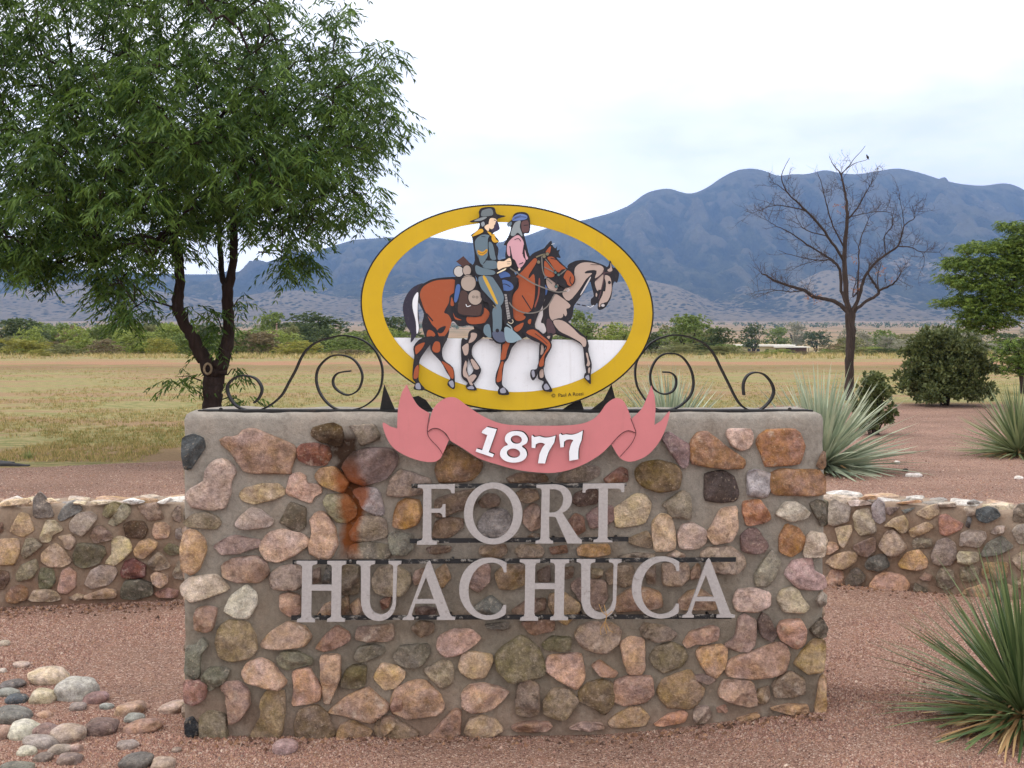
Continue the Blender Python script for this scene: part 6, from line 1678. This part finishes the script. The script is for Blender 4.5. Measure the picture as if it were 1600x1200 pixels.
def spiky(label, px, D, n, Lr, w, mat, elev=(-6, 88), core=.05, dead=0, seed=1, lift=.06, x=None):
    rng = random.Random(seed)
    p = W(px, 0, D); z = gz(p.x, D)
    r = empty('sotol_plant', (p.x, D, z), label, 'spiky plant', 'spiky sotol plants')
    var = [blade_mesh(b, w, mat) for b in (.02, .06, .1, .15, .2, -.03)]
    varD = [blade_mesh(b, w * 1.1, M_DEAD) for b in (.1, .25, .4)]
    ga = math.pi * (3 - math.sqrt(5))
    for i in range(n + dead):
        dd = i >= n
        az = i * ga + rng.uniform(-.2, .2)
        el = math.radians(elev[0] + (elev[1] - elev[0]) * (i / n) ** 1.15 + rng.uniform(-7, 7)) if not dd else math.radians(rng.uniform(-16, 6))
        L = rng.uniform(*Lr) * (1.0 if not dd else .92)
        d = Vector((math.cos(el) * math.cos(az), math.cos(el) * math.sin(az), math.sin(el)))
        dn = Vector((0, 0, -1)); y = dn - d * dn.dot(d)
        if y.length < .05: y = Vector((math.cos(az), math.sin(az), 0)) - d * d.dot(Vector((math.cos(az), math.sin(az), 0)))
        y.normalize()
        roll = Matrix.Rotation(rng.uniform(-.7, .7), 3, d); y = roll @ y; xx = y.cross(d)
        o = bpy.data.objects.new('leaf', rng.choice(varD if dd else var)); COL.objects.link(o); o.parent = r
        M = Matrix((xx, y, d)).transposed().to_4x4()
        pos = Vector((d.x * core * .6, d.y * core * .6, lift * (.4 + .6 * max(0, math.sin(el)))))
        if el < 0: pos.z += -math.sin(el) * L * .55
        o.matrix_local = Matrix.Translation(pos) @ M @ Matrix.Diagonal((L ** .35, L, L, 1))
    # short scaly heart
    V, F = stone_mesh(np.stack([core * np.cos(np.linspace(0, 6.28, 8, endpoint=False)), core * np.sin(np.linspace(0, 6.28, 8, endpoint=False))], 1), lift * 1.1, seed)
    V = np.stack([V[:, 0], V[:, 2], -V[:, 1]], 1)
    o = obj('heart', np_mesh('heart', V, F, M_DEAD, smooth=True), r, (p.x, D, z))
    return r
spiky('deep green spiky plant with dry straw blades, in front of the low wall', 1600, 5.05, 540, (.42, .67), .0145, M_BLADE2, (-5, 86), .055, 150, 3, .08)
spiky('grey green spiky plant fanning out behind the end of the sign wall', 1284, 14.2, 460, (.75, 1.2), .036, M_BLADE, (-10, 86), .07, 14, 4, .1)
spiky('grey green spiky plant seen over the sign wall beneath the iron scroll', 1046, 16.2, 300, (.75, 1.12), .034, M_BLADE, (10, 86), .07, 0, 5, .1)
spiky('grey green spiky plant standing alone on open red gravel', 1592, 16.2, 340, (.62, .95), .026, mat_leaf('mid_blade', lin(96, 110, 76), lin(154, 160, 118), .15, by='random', rough=.45), (-6, 86), .08, 30, 6, .09)

# ================================================================== rounded river stones, front left
RSD = [  # cx, cy, w, h (pixels of the lower-left corner view), colour, tilt, flatness, label
 (320, 575, 262, 122, (218, 188, 152), 5, .62, 'cream rounded river stone touching the large grey one behind it'),
 (500, 665, 268, 168, (188, 180, 168), -4, .74, 'largest pale grey rounded river stone of the loose stones'),
 (635, 725, 172, 88, (150, 110, 105), -14, .5, 'mauve red oval river stone leaning on the large grey one'),
 (285, 715, 172, 104, (204, 184, 146), 0, .6, 'knobbly cream river stone in front of the cream rounded one'),
 (80, 635, 172, 66, (118, 108, 104), -6, .45, 'flat dark mauve river stone lying above a grey slab'),
 (50, 690, 154, 62, (152, 150, 140), 4, .42, 'flat light grey river stone under the dark mauve one'),
 (105, 735, 142, 64, (92, 98, 104), 8, .45, 'blue grey river stone beside the knobbly cream one'),
 (140, 505, 112, 40, (192, 162, 142), 3, .3, 'flat tan river stone sunk in gravel behind the heap'),
 (80, 838, 250, 118, (134, 130, 122), 20, .5, 'dull grey sloping river stone behind the white oval one'),
 (165, 938, 232, 138, (206, 198, 174), 22, .55, 'white oval river stone propped on a reddish grey one'),
 (270, 1022, 232, 86, (162, 146, 136), 12, .42, 'reddish grey flat river stone carrying the white oval one'),
 (312, 950, 190, 110, (150, 116, 106), 18, .5, 'mauve river stone between the white oval and the tan block'),
 (450, 962, 222, 134, (178, 152, 132), 6, .66, 'blocky tan river stone with a flat top'),
 (670, 922, 214, 122, (126, 98, 90), 0, .66, 'purple brown domed river stone sitting alone'),
 (520, 785, 112, 58, (156, 136, 126), 0, .5, 'small mauve grey river stone in front of the large grey one'),
 (712, 786, 96, 40, (168, 168, 158), 6, .35, 'small light grey flake of river stone beside the angular tan slab'),
 (862, 800, 204, 94, (176, 136, 108), -16, .45, 'angular tan slab with an undercut edge'),
 (895, 862, 132, 60, (158, 156, 146), 2, .4, 'grey flat river stone tucked under the tan slab'),
 (950, 915, 244, 92, (176, 128, 102), -18, .35, 'long flat brown river stone half sunk in gravel'),
 (295, 840, 102, 46, (186, 140, 110), 4, .4, 'small orange tan river stone'),
 (175, 1082, 128, 68, (198, 188, 164), 8, .5, 'small cream oval river stone below the reddish grey one'),
 (400, 1072, 164, 62, (162, 142, 122), -4, .4, 'brownish flat river stone below the blocky tan one'),
 (502, 1066, 92, 60, (176, 140, 126), 0, .4, 'small pinkish river stone touching the brownish flat one'),
 (285, 1126, 132, 62, (136, 116, 102), -10, .42, 'dull brown river stone near the bottom edge of the heap'),
 (465, 1136, 154, 72, (152, 126, 114), 4, .42, 'rosy brown flat river stone near the bottom edge'),
 (850, 1042, 144, 58, (166, 146, 136), -3, .36, 'lone grey mauve flat river stone on bare gravel'),
 (905, 1152, 224, 98, (120, 112, 106), -10, .45, 'dark grey broad river stone at the bottom edge'),
 (1090, 1168, 156, 84, (186, 156, 130), 6, .45, 'beige river stone right of the dark grey broad one'),
 (115, 1192, 224, 64, (130, 126, 112), 0, .42, 'grey river stone cut by the bottom edge'),
 (10, 955, 110, 124, (182, 142, 122), 30, .5, 'pinkish river stone cut by the left edge'),
 (1150, 790, 190, 80, (196, 162, 142), -20, .18, 'thin pinkish slab leaning at the foot of the sign wall'),
 (1180, 1078, 64, 42, (162, 136, 116), 0, .5, 'small tan pebble near the corner of the sign wall'),
 (25, 362, 72, 46, (190, 170, 150), 0, .4, 'pale small stone at the left edge behind the heap'),
 (15, 546, 54, 34, (196, 178, 156), 0, .4, 'pale pebble at the left edge'),
]
def river_stone(tile, cx, cy, w, h, col, tilt, flat, label, group='loose river stones at the foot of the sign', cat='stone'):
    q = tpx(tile, [(cx, cy + h * .36)])[0]; s = TILES[tile][2]
    D = 5.5
    for _ in range(6):
        x = (q[0] - 800) / FPX * D; D = (EYE - gz(x, D)) * FPX / (q[1] - HOR)
    k = s * D / FPX
    a, hgt = w * k / 2, h * k
    c = hgt * .52; b = min(a * 1.0, max(a * .55, hgt * 1.1))
    _sid[0] += 1; sd = _sid[0]
    bm = bmesh.new(); bmesh.ops.create_icosphere(bm, subdivisions=4, radius=1.0)
    rr = random.Random(sd); ex = rr.uniform(2.1, 2.9)
    t = math.radians(tilt)
    for v in bm.verts:
        p = v.co.normalized()
        m = (abs(p.x) ** ex + abs(p.y) ** ex + abs(p.z) ** ex) ** (1 / ex); p = p / m
        n1 = mnoise.noise(p * 1.15 + Vector((sd, sd * .7, 0))); n2 = mnoise.noise(p * 3.1 + Vector((0, sd, 0)))
        p = p * (1 + .17 * n1 + .035 * n2)
        X, Y, Z = p.x * a, p.y * b, p.z * c
        v.co = Vector((X * math.cos(t) + Z * math.sin(t) * .6, Y, Z * math.cos(t) - X * math.sin(t) * .6))
    me = bpy.data.meshes.new('river_stone'); bm.to_mesh(me); bm.free()
    for p in me.polygons: p.use_smooth = True
    me.materials.append(M_STONE)
    o = obj('river_stone', me, None, (x, D + b * .2, gz(x, D) + c * .36))
    kk = lin(*col); o.color = (kk[0] * .9, kk[1] * .9, kk[2] * .9, rr.uniform(.1, .5))
    tag(o, label, cat, group)
for q in RSD: river_stone('Z', *q)
river_stone('D', 722, 1140, 160, 112, (172, 134, 130), -14, .7, 'pinkish mauve pebble lying against the foot of the sign wall')
for (cx, cy, w, h, lab) in ((1428, 742, 26, 8, 'white flat pebble on gravel in front of the lone spiky plant'), (1402, 722, 8, 6, 'tiny white pebble on gravel beside a dark one'), (1415, 734, 9, 7, 'tiny dark pebble on gravel beside a white one'), (1592, 746, 14, 7, 'white pebble on gravel at the right edge')):
    river_stone('O', cx, cy, w, h, (70, 56, 54) if 'dark' in lab[:9] else (228, 216, 208), 0, .5, lab, 'pebbles on the gravel behind the low wall')

# two thin dark flat pieces on the gravel at the left
for k, (x0_, x1_, y_, lab) in enumerate(((-60, 18, 724, 'dark flat piece lying on gravel at the left edge'), (-20, 46, 727.5, 'dark narrow strip lying in front of a flat piece on gravel'))):
    D = EYE * FPX / (y_ - HOR); xa, xb = (x0_ - 800) / FPX * D, (x1_ - 800) / FPX * D
    V, F = bm_np(rounded_box((xa, D - .1 + .05 * k, 0), (xb, D + .12 - .08 * k, .035), .01, .05, .004, k * 3.0)); V[:, 2] += gz((xa + xb) / 2, D) + .002 - .02 * sm(xb - .25, xb, V[:, 0])
    tag(mobj('piece', V, F, mat_plain('dark_piece', lin(52, 50, 52), .8, .3, 12), None), lab, 'piece')
# ================================================================== scrub line, far trees, building
FOL = {'green': (lin(84, 104, 52), lin(140, 154, 86)), 'bright': (lin(108, 124, 56), lin(164, 174, 92)), 'olive': (lin(98, 102, 64), lin(146, 146, 98)), 'dark': (lin(54, 70, 46), lin(98, 112, 70)),
       'brown': (lin(108, 96, 72), lin(146, 132, 100)), 'yellow': (lin(126, 126, 50), lin(166, 162, 84)), 'grey': (lin(128, 128, 110), lin(166, 164, 146))}
FM = {k: mat_leaf('scrub_leaf_' + k, a, b, .25) for k, (a, b) in FOL.items()}
PROTO = {}
def bush_proto(kind, v, tree=False):
    k = (kind, v, tree)
    if k not in PROTO:
        rng = np.random.default_rng(100 + v * 7 + len(kind))
        C, O = lump_crown(0, 0, 0, 1.0, 1.0, 1.0, 34, 16, .1, .02, rng, True)
        C = C + rng.normal(0, .012, C.shape)
        V, F, tt = sprigs(C, 9, .062, .013, rng, outward=O)
        V[:, 2] = np.maximum(V[:, 2], 0)
        PROTO[k] = np_mesh('scrub', V, F, FM[kind], attrs={'tint': tt})
    return PROTO[k]
def far_bush(px, ytop, wpx, D, kind, label, group, name='desert_bush', cat='bush', trunk=False, sink=.12):
    x = (px - 800) / FPX * D; z = gz(x, D)
    top = EYE - (ytop - HOR) / FPX * D
    h = max(.4, top - z); w = wpx / FPX * D
    sc = (w * 1.05, min(w, h * 1.4), h)
    if not trunk:
        o = obj(name, bush_proto(kind, random.randrange(4)), None, (x, D, z - .05)); o.scale = sc; o.rotation_euler.z = random.uniform(0, 6.28) if abs(sc[0] - sc[1]) < .3 * sc[0] else random.choice([0, math.pi])
        tag(o, label, cat, group); return o
    r = empty(name, (x, D, z), label, cat, group)
    o = obj('crown', bush_proto(kind, random.randrange(4)), r, (x, D, z + h * .16)); o.scale = (sc[0], sc[1], h * .84); o.rotation_euler.z = random.choice([0, math.pi]); o['kind'] = 'stuff'
    T = Tubes()
    for k in range(3):
        a = random.uniform(-.25, .25); T.add([(x + a * .2, D, z - .1), (x + a * .6 * w, D, z + h * .3), (x + a * w * 1.2, D + .1, z + h * .65)], [.03 * h, .022 * h, .01 * h], 6)
    T.build('trunk', M_BARK2, r)
    return r
TG = 'taller trees in the scrub beyond the field'
for q in ((25, 500, 92, 112, 'dark', 'dark green round tree at the far left end of the scrub'), (72, 509, 70, 118, 'green', 'mid green tree next to the dark one at the far left'),
          (235, 490, 50, 125, 'dark', 'small dark round-topped tree left of the leafy trunk'), (425, 489, 58, 128, 'green', 'round-topped green tree behind the wooden post'),
          (492, 492, 118, 130, 'dark', 'broad low dark green tree beside the round-topped one'), (906, 488, 62, 120, 'green', 'green tree framed inside the oval behind the pale horse'),
          (1078, 494, 84, 115, 'green', 'tall green tree rising behind the right iron scroll'), (1122, 514, 62, 112, 'dark', 'lower dark tree attached to the right of the tall green one'),
          (1176, 509, 46, 330, 'dark', 'dark tree above the left end of the far building'), (1216, 512, 44, 440, 'green', 'green tree behind the far building'), (1244, 505, 40, 460, 'grey', 'pale grey tree behind the far building'),
          (1276, 517, 48, 440, 'dark', 'dark tree right of the far building beside the bare trunk'), (1386, 525, 34, 190, 'grey', 'grey green tree right of the bare trunk'), (1451, 523, 36, 180, 'dark', 'dark tree behind the juniper bush'),
          (1418, 528, 44, 186, 'grey', 'pale brushy tree left of the juniper bush'), (1020, 520, 44, 120, 'dark', 'dark green tree behind the right rim of the oval'), (962, 505, 60, 118, 'bright', 'yellow green tree framed inside the right of the oval'),
          (610, 498, 90, 130, 'dark', 'dark tree hidden mostly behind the left rim of the oval')):
    far_bush(q[0], q[1], q[2], q[3], q[4], q[5], TG, 'scrub_tree', 'tree', True)
BG = 'bushes in the scrub line beyond the field'
named = [(30, 530, 104, 94, 'yellow', 'yellow green bush at the far left of the scrub line'), (116, 512, 80, 98, 'bright', 'bright green rounded bush between yellow and grey brown ones'), (98, 538, 66, 90, 'olive', 'low olive bush in front of the bright green rounded bush'),
         (163, 530, 62, 92, 'brown', 'grey brown bush left of the leafy trunk'), (207, 517, 92, 97, 'bright', 'green bush below the small dark round-topped tree'), (248, 528, 54, 93, 'yellow', 'olive brown bush just left of the leafy trunk'), (62, 545, 40, 88, 'yellow', 'small yellowish bush low in the left scrub'),
         (285, 520, 66, 96, 'green', 'green bush behind the left trunk fork'), (325, 506, 90, 104, 'dark', 'dark bush seen between the two trunks'), (388, 516, 108, 98, 'green', 'wide green bush right of the leafy trunk'), (468, 532, 84, 92, 'yellow', 'yellow green bush under the left iron scroll'),
         (545, 520, 96, 98, 'green', 'green bush behind the large left scroll'), (540, 545, 60, 89, 'brown', 'brownish low bush inside the left scroll'), (1217, 545, 60, 104, 'bright', 'bright yellow green bush in front of the far building'), (1292, 545, 40, 108, 'green', 'small green bush left of the bare trunk base'),
         (1256, 553, 40, 106, 'brown', 'brownish bush right of the bright one by the far building'), (1378, 544, 76, 100, 'dark', 'dark low bush right of the bare trunk'), (1172, 553, 40, 104, 'brown', 'brownish bush left of the bright one by the far building'), (1130, 540, 80, 100, 'olive', 'olive bush right of the iron scroll'),
         (1060, 540, 90, 98, 'olive', 'olive bush seen through the right iron scroll'), (1440, 548, 60, 102, 'olive', 'olive bush at the left foot of the juniper'), (1320, 552, 44, 104, 'brown', 'small brown bush behind the bare trunk')]
for q in named: far_bush(*q, BG)
kinds = ['green', 'olive', 'brown', 'bright', 'dark', 'yellow', 'olive', 'brown', 'grey']
words = {'green': 'mid green', 'olive': 'olive', 'brown': 'brown', 'bright': 'bright green', 'dark': 'dark green', 'yellow': 'yellow green', 'grey': 'pale grey'}
FILL, FILL2 = {}, {}
for k in range(112):
    px = -120 + k * 25 if k < 74 else random.uniform(-60, 610) + random.uniform(-14, 14); kd = random.choice(kinds); D = random.uniform(96, 150)
    far = px > 640
    if not far: kd = random.choice(['green', 'bright', 'olive', 'green', 'bright', 'brown', 'yellow', 'olive', 'dark'])
    yt = random.uniform(506, 534) if not far else random.uniform(530, 547)
    if 1130 < px < 1285: yt = random.uniform(551, 556)
    FILL.setdefault(kd, []).append(far_bush(px, yt, random.uniform(40, 86), D, kd, 'x', BG + ', ' + words[kd]))
for k in range(40):
    px = random.choice([random.uniform(-60, 560), random.uniform(1290, 1680), random.uniform(860, 1140)]); kd = random.choice(['dark', 'green', 'olive', 'grey'])
    FILL2.setdefault(kd, []).append(far_bush(px, random.uniform(500, 522) if px < 600 else random.uniform(508, 526), random.uniform(34, 80), random.uniform(150, 300), kd, 'x', 'trees of the far belt', 'scrub_tree', 'tree'))
ORD = 'first second third fourth fifth sixth seventh eighth ninth tenth eleventh twelfth thirteenth fourteenth fifteenth sixteenth seventeenth eighteenth nineteenth twentieth twenty-first twenty-second twenty-third twenty-fourth twenty-fifth twenty-sixth twenty-seventh twenty-eighth twenty-ninth thirtieth thirty-first thirty-second thirty-third thirty-fourth thirty-fifth thirty-sixth thirty-seventh thirty-eighth thirty-ninth fortieth'.split()
for dct, what in ((FILL, 'bush from the left in the row lining the far field edge'), (FILL2, 'tree from the left in the distant tree belt behind the bushes')):
    for kd, lst in dct.items():
        for i_, o in enumerate(sorted(lst, key=lambda o: o.location.x / o.location.y)): o['label'] = ORD[i_] + ' ' + words[kd] + ' ' + what
# wooded strip far out on the plain: one mass
Cs = []
for k in range(800):
    px = random.uniform(-200, 1800); D = random.uniform(1500, 2700)
    x = (px - 800) / FPX * D; h = random.uniform(2, 5)
    c = np.array([x, D, gz(x, D)])
    v = RNG.normal(0, 1, (7, 3)); v[:, 2] = np.abs(v[:, 2]); Cs.append(c + v / np.linalg.norm(v, axis=1)[:, None] * np.array([h * .9, h * .9, h]))
V, F, tt = sprigs(np.concatenate(Cs), 2, 3.2, .9)
mobj('far_woodland', V, F, FM['dark'], None, kind='stuff', attrs={'tint': tt})

# post in the scrub
D = 108; x = (432 - 800) / FPX * D; z = gz(x, D)
post = empty('wooden_post', (x, D, z), 'weathered wooden post standing in front of the round-topped green tree', 'post')
Tubes().add([(x, D, z - .2), (x, D, z + 1.0), (x + .02, D, EYE - (505 - HOR) / FPX * D)], [.075, .07, .06], 8).build('shaft', mat_bark('grey_wood', lin(150, 128, 116)), post)
zt_ = EYE - (507 - HOR) / FPX * D
Tubes().add([(x - .16, D - .08, zt_), (x + .16, D - .08, zt_)], [.03, .03], 6).build('crossbar', M_BARK2, post)

# low building
D = 420; k = D / FPX
def bx3(name, xa, xb, ya, yb, d0, d1, mat, par):
    a = W(xa, yb, D); b = W(xb, ya, D)
    V, F = box_np(a.x, b.x, D + d0, D + d1, a.z, b.z); return mobj(name, V, F, mat, par)
q = W(1210, 0, D)
bld = empty('low_building', (q.x, D, gz(q.x, D)), 'long low beige building with a flat white roof beyond the scrub', 'building')
MB, MR, MDk, MGl = mat_plain('beige_wall', lin(176, 162, 128), .9, .08, .5), mat_plain('white_roof', lin(216, 212, 204), .7, .05, .5), mat_plain('brown_wall', lin(112, 88, 76), .9, .1, .5), mat_plain('dark_glass', lin(52, 54, 58), .2)
bx3('wall', 1157, 1228, 541.5, 557, 0, 9, MB, bld); bx3('wall', 1228, 1262, 543, 557, 1.5, 9, MDk, bld)
bx3('roof', 1154, 1242, 538.5, 541.2, -1, 10, MR, bld); bx3('porch_roof', 1208, 1264, 541.4, 543, -2, 9.5, MR, bld)
for px in (1168, 1182, 1196, 1212): bx3('window', px, px + 5, 545, 549, -.08, .05, MGl, bld)
for px in (1240, 1261): bx3('porch_post', px, px + .9, 543.2, 557, -1.8, -1.6, MDk, bld)

# ================================================================== loose ground cover
def mat_attr(name, rough=.95):
    m, n, l, b = new_mat(name); t = NT(m); l.new(t.attr('tone', 'Color'), b.inputs['Base Color'])
    b.inputs['Roughness'].default_value = rough; b.inputs['Specular IOR Level'].default_value = .15; return m
def ground_pts(n, y0, y1, x0=-40, x1=1640):
    px = RNG.uniform(x0, x1, n); py = RNG.uniform(y0, y1, n)
    D = EYE * FPX / (py - HOR)
    for _ in range(4):
        x = (px - 800) / FPX * D; D = (EYE - ground_z(x, D)) * FPX / (py - HOR)
    return (px - 800) / FPX * D, D
def chips(n, x, y, size, cols, name, lift=0.0):
    z = ground_z(x, y) + lift
    s = size * RNG.uniform(.55, 1.35, n)
    a = RNG.uniform(0, 2 * np.pi, n)
    V = np.zeros((n, 5, 3))
    for k in range(4):
        r = s * RNG.uniform(.7, 1.2, n)
        V[:, k, 0] = x + r * np.cos(a + k * np.pi / 2); V[:, k, 1] = y + r * np.sin(a + k * np.pi / 2); V[:, k, 2] = z - s * .35
    V[:, 4, 0] = x + RNG.uniform(-.4, .4, n) * s; V[:, 4, 1] = y + RNG.uniform(-.4, .4, n) * s; V[:, 4, 2] = z + s * RNG.uniform(.35, .85, n)
    i = np.arange(n)[:, None] * 5
    F = np.concatenate([i + np.array([[k, (k + 1) % 4, 4]]) for k in range(4)], 0).astype(np.int32)
    pal = np.array([lin(*c) for c in cols])[RNG.integers(0, len(cols), n)] * np.concatenate([RNG.uniform(.75, 1.25, (n, 1))] * 3 + [np.ones((n, 1))], 1)
    return mobj(name, V.reshape(-1, 3), F, M_CHIP, None, kind='stuff', attrs={'tone': np.repeat(pal, 5, 0)})
M_CHIP = mat_attr('gravel_chip')
n = 210000
x, y = ground_pts(n, 915, 1225)
keep = ~((x > x0 - .0) & (x < x1 + .0) & (y > DW - .0) & (y < DW + .42)); x, y = x[keep], y[keep]
GC = [(142, 108, 95), (152, 119, 105), (128, 95, 84), (158, 128, 114), (148, 113, 97), (138, 104, 94), (166, 138, 124), (112, 84, 78), (154, 121, 99), (176, 152, 138)]
chips(len(x), x, y, .0058, GC, 'gravel')
x, y = ground_pts(900, 930, 1225)
keep = ~((x > x0 - .03) & (x < x1 + .03) & (y > DW - .03) & (y < DW + .45)); x, y = x[keep], y[keep]
chips(len(x), x, y, .013, GC + [(120, 104, 96), (186, 166, 150), (96, 78, 74)], 'pebbles')
n = 26000
x, y = ground_pts(n, 640, 800)
keep = (y < gravel_edge(x) - .4) & (y > 8.6); x, y = x[keep], y[keep]
chips(len(x), x, y, .013, GC, 'gravel')
# dead leaves and twigs drifted against the walls
n = 1100
u = RNG.random(n); side = RNG.random(n) < .5
lx = np.where(side, -4.2 + u * 2.7, 1.9 + u * 2.3); ly = np.where(side, 7.45 + (lx + 4.2) * .16, 7.86 - (lx - 1.9) * .27) - np.abs(RNG.normal(0, .13, n)) - .03
wx = RNG.uniform(-1.35, 1.25, 260); wy = DW - np.abs(RNG.normal(0, .06, 260)) - .03
chips(n + 260, np.r_[lx, wx], np.r_[ly, wy], .0115, [(96, 70, 58), (76, 58, 50), (124, 92, 72), (104, 78, 62), (150, 116, 92)], 'leaf_litter', .004)

def tufts(x, y, hmin, hmax, nb, wid, cols, name):
    n = len(x); z = ground_z(x, y); m = n * nb
    bx_, by_, bz_ = np.repeat(x, nb) + RNG.normal(0, .03, m), np.repeat(y, nb) + RNG.normal(0, .03, m), np.repeat(z, nb)
    h = RNG.uniform(hmin, hmax, m) * np.repeat(RNG.uniform(.6, 1.2, n), nb); a = RNG.uniform(0, 2 * np.pi, m)
    w = wid * RNG.uniform(.6, 1.3, m); ln = h * RNG.uniform(.2, .9, m); b = RNG.uniform(0, 2 * np.pi, m)
    V = np.stack([np.stack([bx_ - w * np.cos(a), by_ - w * np.sin(a), bz_ - .01], 1), np.stack([bx_ + w * np.cos(a), by_ + w * np.sin(a), bz_ - .01], 1),
                  np.stack([bx_ + ln * np.cos(b), by_ + ln * np.sin(b), bz_ + h], 1)], 1).reshape(-1, 3)
    pal = np.array([lin(*c) for c in cols])[np.repeat(RNG.integers(0, len(cols), n), nb)] * np.concatenate([RNG.uniform(.75, 1.2, (m, 1))] * 3 + [np.ones((m, 1))], 1)
    return mobj(name, V, np.arange(m * 3, dtype=np.int32).reshape(-1, 3), M_TUFT, None, kind='stuff', attrs={'tone': np.repeat(pal, 3, 0)})
M_TUFT = mat_attr('dry_grass_blade')
GRC = [(180, 160, 108), (166, 148, 98), (154, 138, 88), (128, 126, 72), (142, 134, 82), (170, 146, 102), (116, 118, 66)]
x, y = ground_pts(42000, 574, 722)
keep = (y > gravel_edge(x) - .2) & (fbm(x * .5, y * .28, 4) > .44) & ~((y > 61) & (y < 76)); x, y = x[keep], y[keep]
tufts(x, y, .015, .07, 6, .006, GRC, 'dry_grass')
n = 9000
x = RNG.uniform(-62, 62, n); y = RNG.uniform(80, 96, n)
keep = fbm(x * .3, y * .3, 3) > .38
tufts(x[keep], y[keep], .08, .36, 5, .02, [(196, 174, 128), (180, 160, 110), (160, 148, 98), (140, 138, 84)], 'tall_dry_grass')
# small green tuft at the gravel edge, left
tuft = empty('grass_tuft', W(45, 716, 16.6), 'small green grass tuft at the gravel edge on the left', 'grass tuft')
p = tuft.location; tuft.location.z = gz(p.x, p.y)
T = Tubes()
for k in range(60):
    a, e = random.uniform(0, 6.28), random.uniform(.5, 1.5); L = random.uniform(.06, .15)
    d = np.array([math.cos(a) * math.cos(e), math.sin(a) * math.cos(e), math.sin(e)])
    b = np.array([p.x, p.y, tuft.location.z]) + RNG.normal(0, .025, 3) * np.array([1, 1, 0]); T.add([b, b + d * L * .6, b + d * L - np.array([0, 0, .01])], [.003, .0025, .0008], 4)
T.build('blades', mat_plain('tuft_green', lin(128, 138, 84), .8), tuft)['kind'] = 'stuff'
